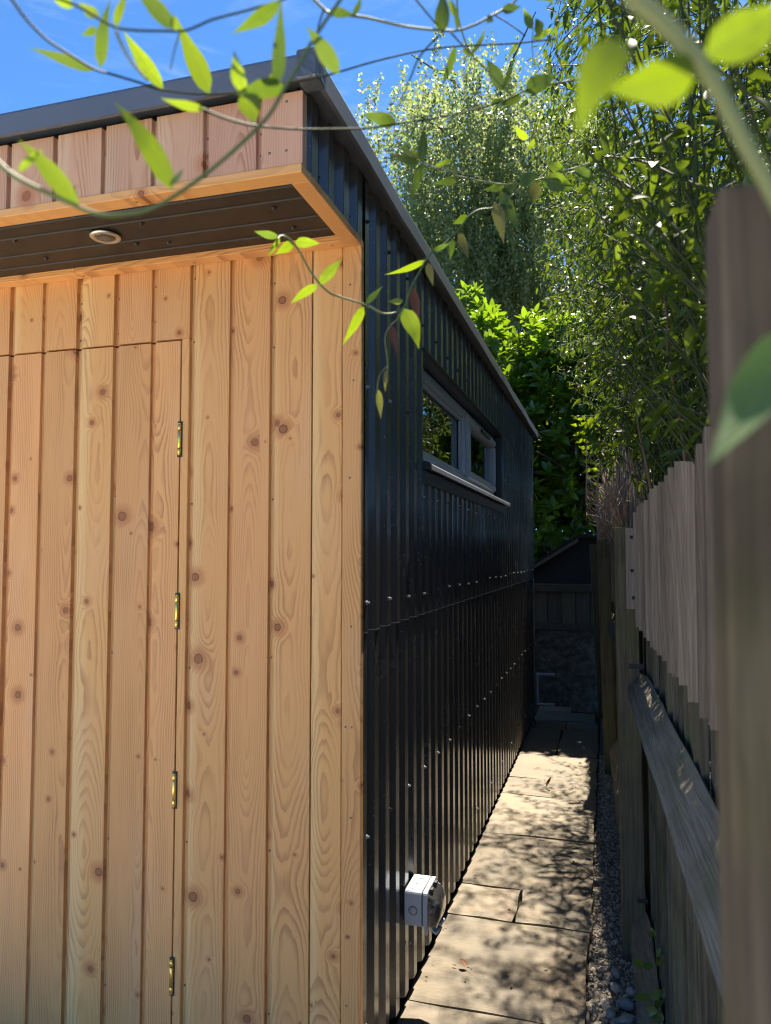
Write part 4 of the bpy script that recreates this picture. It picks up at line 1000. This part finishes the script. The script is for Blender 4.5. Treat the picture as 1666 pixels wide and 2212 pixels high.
for i in range(9):
    a = rnd.uniform(-1, 1); b0 = np.array([a * .25, 0, 0]); b2 = np.array([a * 1.0, rnd.uniform(-.5, .3), rnd.uniform(1.9, 3.0)]); b1 = b0 * .5 + b2 * .5 + np.array([rnd.uniform(-.15, .15), 0, -.1])
    MB().tube([b0, b1, b2], .04, 6, .012).build('stem', M['bark_dark'], lb)
for (u0, v0, u1, v1) in ((1160, 970, 1215, 1010), (1160, 940, 1230, 930), (1170, 1020, 1250, 1045)):
    p0 = aty(u0 - 20, v0, 7.75) - np.array(lb.location); p1 = aty(u1, v1, 7.9) - np.array(lb.location); MB().tube([p0, (p0 + p1) / 2 + np.array([0, 0, .03]), p1], .014, 6, .008).build('stem', M['bark_dark'], lb)
# dark mass of trees behind the laurel and hedge behind the fence
def dense(name, label, cat, base, blobs, leaf=.09, mat='dleaf', trunk=True):
    root = tag(empty(name, base), label, cat); P = []
    for c, r, n_ in blobs: P.append(ell(n_, c, r, .35))
    P = np.concatenate(P); D = rng.randn(len(P), 3) + np.array([0, -.3, -.3]); X, Y, Z = frames(D, rng.randn(len(P), 3))
    foliage(root, 'leaf', P, X, Y, Z, leaf * (.7 + .6 * rng.rand(len(P))), leaf_template(2, .42, .2, .15, .9), M[mat], 0, 'crown')
    if trunk:
        MB().tube([(0, 0, 0), (.05, 0, 1.5), (0, .05, 3.0)], .09, 8, .04).build('trunk', M['bark_dark'], root)
    return root
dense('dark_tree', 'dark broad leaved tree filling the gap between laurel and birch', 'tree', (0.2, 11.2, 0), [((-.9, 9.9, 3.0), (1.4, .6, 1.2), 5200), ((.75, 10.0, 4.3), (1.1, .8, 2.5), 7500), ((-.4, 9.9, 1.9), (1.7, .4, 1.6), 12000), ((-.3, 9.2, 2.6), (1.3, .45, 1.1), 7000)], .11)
dense('sunlit_shrub', 'light green shrub glimpsed under the laurel beyond the outbuilding roof', 'shrub', (-0.9, 9.2, 0), [((-.72, 9.15, 1.5), (.8, .4, .55), 5000)], .075, 'lleaf', False)
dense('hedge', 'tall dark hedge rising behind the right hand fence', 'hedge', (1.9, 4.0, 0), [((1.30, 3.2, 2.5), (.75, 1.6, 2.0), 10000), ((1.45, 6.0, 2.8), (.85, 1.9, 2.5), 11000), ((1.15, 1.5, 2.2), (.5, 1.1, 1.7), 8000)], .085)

# ------------------------------------------------------------------ the climber on the fence
climb = tag(empty('climbing_plant', (0.1, 2.2, 1.5)), 'dense evergreen climber with drooping stems spilling over the fence top', 'climber')
CL = np.array(climb.location)
P = []; D = []; S = []; smb = MB(); bigstems = []
def x_limit(y, z):
    """how far the plant leans out over the path at a height"""
    return float(np.interp(z, [1.5, 1.9, 2.4, 2.85, 3.4, 4.5], [.04, -.02, -.08, -.22, -.26, -.31])) * min(1.9, max(.25, y / 3.0))
def grow(p, d, L, droop, n=11):
    pts = [p.copy()]; d = unit(d)
    for s in range(n):
        d = unit(d + np.array([rng.randn() * .10, rng.randn() * .10, -droop + rng.randn() * .08])); p = p + d * (L / n)
        if p[0] < x_limit(p[1], p[2]) + rng.randn() * .03 or p[1] < .75: break
        pts.append(p.copy())
    if len(pts) < 2: pts.append(pts[0] + np.array([0, 0, .02]))
    return np.array(pts)
def leaves_along(pts, gap, size, droop=.5, start=.15):
    seg = np.linalg.norm(np.diff(pts, axis=0), axis=1); cum = np.concatenate([[0], np.cumsum(seg)]); t_ = cum[-1] * start
    while t_ < cum[-1]:
        i = min(len(seg) - 1, np.searchsorted(cum, t_) - 1); i = max(0, i); p = pts[i] + (pts[i + 1] - pts[i]) * ((t_ - cum[i]) / max(1e-6, seg[i])); tg = unit(pts[i + 1] - pts[i])
        a = unit(np.cross(tg, rng.randn(3)))
        for sg in (1, -1):
            if rng.rand() < .9: P.append(p + a * sg * .006); D.append(a * sg * .8 + tg * .45 + np.array([0, 0, -droop]) + rng.randn(3) * .25); S.append(size * (.65 + .6 * rng.rand()))
        t_ += gap * (.7 + .6 * rng.rand())
n_st = 560
for i in range(n_st):
    y = 0.95 + 5.4 * rng.rand() ** 0.9; x = fence_x(y) + .09 + .20 * rng.rand(); p = np.array([x, y, 1.50 + .10 * rng.rand()])
    if y > 2.75: p = np.array([x + .22 + .2 * rng.rand(), y, 1.95 + .25 * rng.rand()])
    out = rng.rand()
    d = np.array([-.55 * out + .12 + rng.randn() * .12, .15 + rng.randn() * .35, .85 + rng.randn() * .1])
    L = .7 + 1.0 * rng.rand() - .25 * out
    pts = grow(p, d, L, .035 + .06 * out)
    smb.tube([q - CL for q in pts], .0032, 4, .0016, False)
    leaves_along(pts, .070, .044, .5, .24 if y < 3.2 else .12)
# crown part standing further up and right, and the overhang towards the camera
for i in range(1350):
    y = 1.65 + 4.95 * rng.rand(); z = 2.0 + 2.6 * rng.rand() ** 1.2; lim = x_limit(y, z) + .10 + .04 * math.sin(y * 4.3); x = lim + (.95 - lim) * rng.rand() ** .8
    p = np.array([x, y, z]); d = np.array([-.45 + rng.randn() * .4, rng.randn() * .5, .1 + rng.randn() * .4]); pts = grow(p, d, .35 + .4 * rng.rand(), .12, 7)
    smb.tube([q - CL for q in pts], .0022, 4, .001, False); leaves_along(pts, .050, .046, .55, 0.0)
o = smb.build('stems', M['stem_dark'], climb); o['kind'] = 'stuff'
for i in range(3):
    y = 1.6 + .42 * i + rnd.uniform(-.1, .1); p = np.array([fence_x(y) + .10, y, 1.42]); pts = grow(p, np.array([-.15 + rnd.uniform(-.2, .2), .1, .8]), .55, .0, 7)
    MB().tube([q - CL for q in pts], .0055, 7, .003).build('woody_stem', M['woody'], climb)
P = np.array(P); D = np.array(D); S = np.array(S)
X, Y, Z = frames(D, None, .45)
foliage(climb, 'leaf', P, X, Y, Z, S, leaf_template(4, .31, .25, .25, .8), M['cleaf'], 300)
print('climber leaves', len(P))

# ------------------------------------------------------------------ twining shoots in front
LT = [leaf_template(8, 1.0, f, c, pw) for f, c, pw in ((.30, .10, .78), (.18, .22, .72), (.38, -.08, .85))]
def big_leaf(root, base, tip, wd, mat, tilt=0.0, k=0, name='leaf', roll=0.0):
    """one leaf from its stalk to its tip; wd is its real width"""
    base = np.array(base); tip = np.array(tip); Yd = tip - base; L = np.linalg.norm(Yd); Yd = Yd / L
    view = unit(base - np.array([0, 0, CAM_H])); Xd = unit(np.cross(Yd, -view)); Zd = np.cross(Xd, Yd)
    c, s = math.cos(roll), math.sin(roll); Xd, Zd = Xd * c + Zd * s, -Xd * s + Zd * c
    tv, tf = LT[k % 3]; tv = np.array(tv); tv = tv * np.array([wd / L, 1, wd / L * .5 if True else 1])
    tv[:, 2] += (LT[k % 3][0] and 0)
    cz = .07 * math.sin(k * 1.7); tv[:, 2] += cz * np.sin(tv[:, 1] * math.pi)
    Rl = np.array(root.location)
    q_ = random.Random(k * 31 + int(base[2] * 1000)); bend = q_.uniform(-.16, .16); tw = q_.uniform(-.5, .5)
    uvs = tv[:, :2].copy(); uvs[:, 0] = uvs[:, 0] / (np.abs(uvs[:, 0]).max() + 1e-6)
    ca, sa = np.cos(tw * tv[:, 1]), np.sin(tw * tv[:, 1]); tv[:, 0], tv[:, 2] = tv[:, 0] * ca - tv[:, 2] * sa, tv[:, 0] * sa + tv[:, 2] * ca
    tv[:, 0] += bend * tv[:, 1] * (1 - tv[:, 1])
    me = bulk_mesh(name, tv, tf, np.array([base - Rl]), Xd[None], Yd[None], Zd[None], np.array([L]), np.array([((k * 37) % 11) / 10.0]))
    ul = me.uv_layers.new(name='blade'); li = np.zeros(len(me.loops), np.int32); me.loops.foreach_get('vertex_index', li); ul.data.foreach_set('uv', uvs[li].ravel().astype(np.float32))
    return link_mesh(name, me, M[mat], root)
def smooth_path(pts, n=4):
    P_ = [np.array(p, float) for p in pts]; out = []
    for i in range(len(P_) - 1):
        p0, p1, p2, p3 = P_[max(0, i - 1)], P_[i], P_[i + 1], P_[min(len(P_) - 1, i + 2)]
        for k in range(n):
            t_ = k / n; out.append(.5 * ((2 * p1) + (p2 - p0) * t_ + (2 * p0 - 5 * p1 + 4 * p2 - p3) * t_ ** 2 + (3 * p1 - p0 - 3 * p2 + p3) * t_ ** 3))
    out.append(P_[-1]); return out
def vine(label, stems, leaves, d0, d1=None, group=None, name='climbing_shoot'):
    """stems: (list of measured points, diameter in mm, depth at start, depth at end); leaves: base, tip, width, material, roll"""
    p0 = at(*stems[0][0][0], stems[0][2]); root = tag(empty(name, p0), label, 'vine', group)
    allp = []
    for pts, dia, da, db, mat in stems:
        m_ = len(pts); q = smooth_path([at(u, v, da + (db - da) * i / max(1, m_ - 1)) for i, (u, v) in enumerate(pts)])
        for (u, v), i in zip(pts, range(m_)): allp.append((u, v, da + (db - da) * i / max(1, m_ - 1)))
        MB().tube([a - np.array(p0) for a in q], dia / 2000, 7, dia / 2400).build('stem', M[mat], root)
    for k, (b, t_, wd, mat, roll) in enumerate(leaves):
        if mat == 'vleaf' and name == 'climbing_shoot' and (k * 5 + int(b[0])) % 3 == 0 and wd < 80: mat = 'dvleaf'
        dd = min(allp, key=lambda a: (a[0] - b[0]) ** 2 + (a[1] - b[1]) ** 2)[2]
        L = math.hypot(t_[0] - b[0], t_[1] - b[1]) / 1640 * dd
        big_leaf(root, at(*b, dd), at(*t_, dd + L * .25 * math.sin(k * 2.1 + b[0])), wd / 1640 * dd, mat, 0, k, 'leaf' if 'pod' not in mat else 'seed_pod', roll)
    return root
G = 'twining shoots hanging across the view'
vine('thick blurred shoot arching across the fascia from lower left to the shed corner', [
    ([(-30, 325), (20, 372), (60, 396), (100, 415), (165, 445), (215, 463), (265, 464), (330, 450), (400, 408), (470, 355), (540, 292), (585, 243), (612, 195), (640, 150), (668, 100), (700, 50), (735, 0), (770, -50)], 3.4, .50, .62, 'stem')],
    [((172, 448), (38, 300), 46, 'vleaf', .3), ((372, 408), (246, 215), 50, 'vleaf', -.3), ((40, 372), (95, 322), 18, 'vleaf', .5), ((370, 400), (398, 362), 16, 'stem', .4),
     ((612, 185), (505, 204), 42, 'dvleaf', .2), ((532, 200), (508, 108), 42, 'vleaf', .6), ((533, 200), (549, 266), 54, 'vleaf', -.1), ((604, 178), (604, -14), 40, 'vleaf', .5),
     ((605, 4), (500, 74), 34, 'dvleaf', .2), ((733, 158), (660, 56), 42, 'dvleaf', .4)], .5, group=G)
vine('thin shoot across the top left corner with bright leaves pointing up', [
    ([(90, -14), (165, 12), (240, 55), (285, 65), (360, 67), (400, 66), (430, 55), (460, 42), (525, 25), (560, 15), (610, 0), (660, -30)], 2.2, .58, .64, 'stem_dark'),
    ([(250, 66), (262, 95), (285, 135), (320, 174)], 2.6, .58, .6, 'stem'), ([(390, 66), (378, 105), (368, 150)], 1.4, .6, .6, 'stem')],
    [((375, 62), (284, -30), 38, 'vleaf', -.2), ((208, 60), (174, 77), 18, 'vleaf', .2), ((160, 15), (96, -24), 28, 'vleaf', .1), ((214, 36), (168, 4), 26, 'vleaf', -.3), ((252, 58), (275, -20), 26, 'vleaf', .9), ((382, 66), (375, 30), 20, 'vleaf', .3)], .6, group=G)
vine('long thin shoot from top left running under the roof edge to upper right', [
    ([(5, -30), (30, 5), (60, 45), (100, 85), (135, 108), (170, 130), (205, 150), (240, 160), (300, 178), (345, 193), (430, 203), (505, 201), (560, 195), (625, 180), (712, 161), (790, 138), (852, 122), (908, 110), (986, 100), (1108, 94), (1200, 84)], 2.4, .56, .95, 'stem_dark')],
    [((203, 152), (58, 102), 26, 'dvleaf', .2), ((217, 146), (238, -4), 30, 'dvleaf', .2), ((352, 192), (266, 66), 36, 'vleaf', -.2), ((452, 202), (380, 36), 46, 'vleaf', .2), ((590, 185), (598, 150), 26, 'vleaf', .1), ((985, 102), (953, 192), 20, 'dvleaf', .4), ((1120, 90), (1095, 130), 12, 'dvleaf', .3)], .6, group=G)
vine('straight shoot passing in front of the fascia and rib wall at mid height', [
    ([(432, 233), (480, 253), (520, 265), (550, 271), (600, 276), (650, 279), (720, 279), (790, 277), (858, 268), (968, 250), (1077, 222), (1138, 195), (1200, 180), (1260, 170)], 2.6, .62, 1.05, 'stem_dark')],
    [((440, 235), (346, 212), 22, 'vleaf', .2), ((856, 266), (780, 247), 30, 'dvleaf', .3), ((1135, 200), (1205, 160), 40, 'dvleaf', .1), ((1128, 208), (1075, 230), 20, 'dvleaf', .2), ((1060, 225), (1090, 210), 14, 'dvleaf', .2)], .7, group=G)
vine('pale blurred shoot dipping through the top of the sky above the birch', [
    ([(660, -20), (690, 10), (712, 28), (745, 32), (797, 39), (870, 56), (935, 64), (985, 66), (1029, 52), (1060, 35), (1085, 22), (1110, 5), (1130, -20)], 3.0, .70, .85, 'stem'),
    ([(958, 68), (930, 95), (905, 125), (890, 160), (870, 210), (855, 245)], 2.0, .78, .8, 'stem_dark'), ([(972, 68), (1000, 98), (1020, 118)], 2.0, .78, .8, 'stem_dark'), ([(890, -12), (920, 25), (945, 55)], 2.0, .76, .78, 'stem_dark'), ([(700, 20), (690, 50), (684, 80)], 1.8, .7, .7, 'stem_dark')],
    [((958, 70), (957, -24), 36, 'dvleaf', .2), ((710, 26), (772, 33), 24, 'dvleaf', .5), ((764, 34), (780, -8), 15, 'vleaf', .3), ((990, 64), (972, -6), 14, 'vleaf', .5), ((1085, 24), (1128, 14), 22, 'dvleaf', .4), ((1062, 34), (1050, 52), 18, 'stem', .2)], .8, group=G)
vine('fine upright shoot with bright paired leaves in front of the birch crown', [
    ([(986, -20), (990, 35), (1000, 75), (1012, 105), (1030, 130), (1055, 155), (1085, 190), (1100, 202), (1120, 225), (1138, 250), (1155, 290), (1165, 345), (1172, 385)], 2.2, .95, 1.1, 'stem'),
    ([(1063, 30), (1090, 45), (1115, 62), (1135, 78)], 1.8, .95, 1.0, 'stem_dark'), ([(1152, 60), (1150, 110), (1160, 165)], 1.4, 1.0, 1.0, 'stem')],
    [((988, 36), (964, -6), 16, 'vleaf', .4), ((1087, 194), (1049, 126), 30, 'vleaf', .2), ((1086, 196), (1112, 122), 15, 'dvleaf', .6), ((1018, 118), (1050, 54), 14, 'vleaf', .6), ((1140, 300), (1110, 272), 18, 'vleaf', .3), ((1000, 106), (1022, 124), 10, 'vleaf', .2),
     ((1150, 62), (1130, 15), 20, 'vleaf', .3), ((1168, 70), (1155, 38), 24, 'vleaf', .1), ((1150, 85), (1200, 60), 18, 'vleaf', .4), ((1125, 232), (1142, 212), 12, 'vleaf', .3), ((1158, 300), (1135, 330), 12, 'vleaf', .3)], 1.0, group=G)
vine('small shoot tip with a star of five leaves against the birch', [
    ([(911, 352), (935, 360), (975, 370), (1012, 378)], 2.0, .86, 1.05, 'stem')],
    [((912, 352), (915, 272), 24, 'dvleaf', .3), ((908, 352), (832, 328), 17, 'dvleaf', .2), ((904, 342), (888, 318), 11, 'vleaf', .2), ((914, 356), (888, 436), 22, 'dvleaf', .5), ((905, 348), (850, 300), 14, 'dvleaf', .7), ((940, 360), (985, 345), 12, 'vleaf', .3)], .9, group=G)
vine('leafy shoot with dark ribbed pods reaching left over the birch from the climber', [
    ([(985, 380), (1010, 385), (1060, 395), (1110, 398), (1170, 386), (1230, 366), (1290, 347), (1350, 330)], 2.8, 1.15, 1.35, 'stem')],
    [((990, 388), (934, 398), 18, 'vleaf', .1), ((985, 380), (982, 348), 16, 'dvleaf', .4), ((1158, 394), (1152, 442), 28, 'pod', .1), ((1100, 392), (1108, 420), 24, 'dvleaf', .2), ((1125, 398), (1170, 372), 28, 'dvleaf', .2), ((1172, 388), (1240, 410), 42, 'dvleaf', .1), ((1090, 400), (1045, 410), 18, 'dvleaf', .3), ((1215, 370), (1180, 350), 24, 'dvleaf', .3), ((1240, 364), (1290, 390), 26, 'dvleaf', .4), ((1270, 352), (1320, 320), 24, 'vleaf', .4)], 1.2, group=G)
vine('sharp green shoot tip curling down in front of the larch boards and rib wall', [
    ([(1110, 420), (1085, 440), (1063, 450), (1037, 453), (1013, 467), (996, 491), (975, 511), (958, 529), (934, 544), (919, 564), (905, 590), (890, 617), (881, 643), (873, 664), (855, 675), (835, 678), (817, 673), (796, 661), (773, 653), (732, 640), (712, 632), (690, 612), (668, 582), (650, 548), (633, 524), (618, 512), (606, 510), (600, 518)], 3.4, 1.25, .98, 'stem'),
    ([(872, 666), (858, 690), (845, 702), (832, 730), (838, 790), (833, 846)], 1.4, 1.03, 1.05, 'stem'), ([(838, 790), (820, 812), (815, 855), (822, 900)], 1.3, 1.05, 1.05, 'stem')],
    [((920, 562), (830, 594), 16, 'vleaf', .3), ((872, 667), (907, 754), 40, 'vleaf', .2), ((871, 650), (838, 652), 14, 'vleaf', .3), ((792, 657), (828, 616), 15, 'vleaf', .2), ((786, 663), (740, 748), 24, 'vleaf', .3), ((690, 614), (740, 560), 26, 'vleaf', .1), ((686, 615), (627, 657), 21, 'vleaf', .2),
     ((638, 524), (692, 526), 24, 'vleaf', .2), ((602, 512), (549, 499), 18, 'vleaf', .1), ((634, 524), (595, 550), 24, 'vleaf', .3), ((605, 516), (577, 558), 12, 'vleaf', .4), ((889, 620), (906, 692), 24, 'brownpod', .1), ((845, 702), (858, 770), 17, 'brownpod', .1), ((925, 568), (936, 618), 17, 'pod', .2),
     ((993, 500), (1013, 560), 20, 'pod', .2), ((978, 512), (972, 564), 14, 'vleaf', .2), ((1069, 438), (1088, 528), 28, 'pod', .1), ((1081, 412), (1120, 502), 28, 'dvleaf', .2), ((1010, 466), (978, 484), 20, 'dvleaf', .3), ((934, 544), (975, 524), 12, 'vleaf', .3), ((833, 800), (832, 844), 12, 'pod', .1), ((818, 842), (823, 906), 16, 'pod', .1)], 1.2, group=G)
vine('very near blurred stem with big glowing yellow green leaves at upper right', [
    ([(1340, -50), (1373, 0), (1450, 69), (1518, 145), (1564, 221), (1617, 324), (1670, 420), (1720, 520)], 7.0, .27, .27, 'stem')],
    [((1507, 153), (1308, 196), 104, 'vleaf', .15), ((1328, 84), (1244, 290), 104, 'vleaf', -.1), ((1524, 124), (1715, 0), 116, 'vleaf', .1), ((1720, 700), (1522, 1004), 150, 'pleaf', -.5)], .27, group=G)
# young shoots rising beside the dead stems, and a weed at the fence foot
def c4(x, y): return ((2000 + x * .6435) / 1.844, (1600 + y * .6435) / 1.844)
def c8(x, y): return ((2200 + x * .6237) / 1.844, (2700 + y * .6237) / 1.844)
def pairs(pts, n, size, mat, step=1):
    out = []
    for i in range(n):
        t_ = (i + .5) / n * (len(pts) - 1); j = int(t_); f = t_ - j; u = pts[j][0] * (1 - f) + pts[min(j + 1, len(pts) - 1)][0] * f; v = pts[j][1] * (1 - f) + pts[min(j + 1, len(pts) - 1)][1] * f
        s = size * (.55 + .45 * math.sin(math.pi * (i + 1) / (n + 1)))
        out += [((u, v), (u - s * (.8 + .2 * math.sin(i)), v - s * .45 * math.cos(i * 1.3)), s * .42, mat, .3), ((u, v), (u + s * (.8 + .2 * math.cos(i)), v - s * .4 * math.sin(i * 1.7)), s * .42, mat, -.3)]
    return out
s1 = [c4(*p) for p in ((462, 85), (475, 150), (500, 215), (520, 300), (540, 360), (560, 430), (590, 510), (610, 600))]
s2 = [c4(*p) for p in ((690, 110), (695, 200), (700, 290), (715, 370), (690, 430), (670, 500))]
vine('upright young shoot with pale green paired leaves left of the dead stems', [(s1, 3.0, 4.6, 4.8, 'stem')], pairs(s1, 11, 24, 'vleaf') + [((1285, 905), (1262, 925), 22, 'vleaf', .1), ((1290, 900), (1312, 885), 20, 'vleaf', .2)], 4.6, name='young_shoot')
vine('short young shoot with pale leaves growing through the dead stems', [(s2, 3.0, 4.3, 4.4, 'stem')], pairs(s2, 8, 22, 'vleaf'), 4.3, name='young_shoot')
s3 = [c8(*p) for p in ((655, 1650), (662, 1720), (668, 1800), (668, 1900), (680, 2000), (690, 2120), (700, 2240))]
vine('small green weed climbing in front of the lower rail at the fence foot', [(s3, 2.0, 2.25, 2.2, 'stem'), ([c8(*p) for p in ((580, 1840), (600, 1800), (640, 1780), (668, 1775))], 1.6, 2.25, 2.25, 'stem'), ([c8(*p) for p in ((580, 1850), (600, 1940), (630, 2060), (650, 2200))], 1.6, 2.2, 2.2, 'stem')],
    [(c8(650, 1645), c8(605, 1632), 12, 'pleaf', .3), (c8(655, 1648), c8(630, 1592), 14, 'pleaf', .2), (c8(578, 1848), c8(512, 1790), 22, 'pleaf', .1), (c8(582, 1850), c8(660, 1820), 16, 'pleaf', .2), (c8(668, 1830), c8(722, 1800), 16, 'pleaf', .2), (c8(668, 1780), c8(695, 1720), 10, 'pleaf', .2), (c8(668, 1775), c8(720, 1770), 8, 'pleaf', .3), (c8(625, 2040), c8(520, 2040), 18, 'pleaf', .2), (c8(625, 2040), c8(700, 1990), 20, 'pleaf', .1), (c8(685, 2030), c8(722, 1985), 18, 'pleaf', .2), (c8(640, 2090), c8(622, 2170), 24, 'pleaf', .1), (c8(690, 2100), c8(650, 2060), 26, 'pleaf', .2), (c8(695, 2130), c8(640, 2200), 28, 'pleaf', .2)], 2.2, name='weed')
s4 = [c4(*p) for p in ((895, 1020), (880, 985), (875, 950), (870, 920))]
vine('tiny leafy sprig growing out between the upper fence boards', [(s4, 2.0, 2.9, 2.85, 'stem')], [(c4(880, 985), c4(825, 1005), 12, 'vleaf', .2), (c4(880, 970), c4(872, 915), 12, 'vleaf', .2), (c4(890, 1000), c4(855, 960), 12, 'vleaf', .3), (c4(893, 1010), c4(896, 1030), 10, 'vleaf', .2), (c4(890, 990), c4(900, 940), 9, 'vleaf', .3)], 2.9, name='sprig')

# dry leaves on the path
def dry(label, u, v, wd, rz, curl):
    p = gxy(u, v, 0.008); root = tag(empty('dry_leaf', p, rz), label, 'dead leaf')
    tv, tf = leaf_template(5, .62, .55, -.35 * curl, .9); tv = np.array(tv); tv[:, 2] += .25 * tv[:, 1] * curl
    me = bulk_mesh('blade', tv, tf, np.zeros((1, 3)), np.array([[1., 0, 0]]), np.array([[0, 1., 0]]), np.array([[0, 0, 1.]]), np.array([wd]), np.array([.5])); o = link_mesh('blade', me, M['dryleaf'], root); o.rotation_euler = (.5 * curl, 0, 0)
    MB().tube([(0, 0, 0), (.1 * wd, -.3 * wd, .002), (.05 * wd, -.55 * wd, 0)], .0012, 5).build('stalk', M['woody'], root)
dry('curled red brown dead leaf on the sunlit middle slab of the path', 1180, 1700, .055, -1.1, 1.0)
dry('curled brown dead leaf beside the wall near the far end of the path', 1158, 1567, .075, 2.0, 1.2)
dry('small dull dead leaf touching the wall behind the other brown leaf', 1150, 1556, .055, .8, .8)
dry('tiny dark leaf scrap against the wall on the nearest slabs', 1009, 2090, .035, 1.0, .4)
n_ = 260
LP = np.stack([rng.uniform(-.62, .02, n_), 1.9 + 5.2 * rng.rand(n_), np.full(n_, .004)], 1); LP[:, 2] = np.where(LP[:, 0] > -.08, -.028, .0045)
LD = np.stack([rng.randn(n_), rng.randn(n_), rng.randn(n_) * .12], 1); X, Y, Z = frames(LD, None, .25)
LS = .006 + .016 * rng.rand(n_) ** 2.5
tag(link_mesh('leaf_litter', bulk_mesh('leaf_litter', *leaf_template(2, .45, .4, -.1, .9), LP, X, Y, Z, LS), leafmat('litter', (0.10, 0.05, 0.025), (0.17, 0.12, 0.06), (0.1, 0.05, 0.02), .1, .8, .1)), kind='stuff')
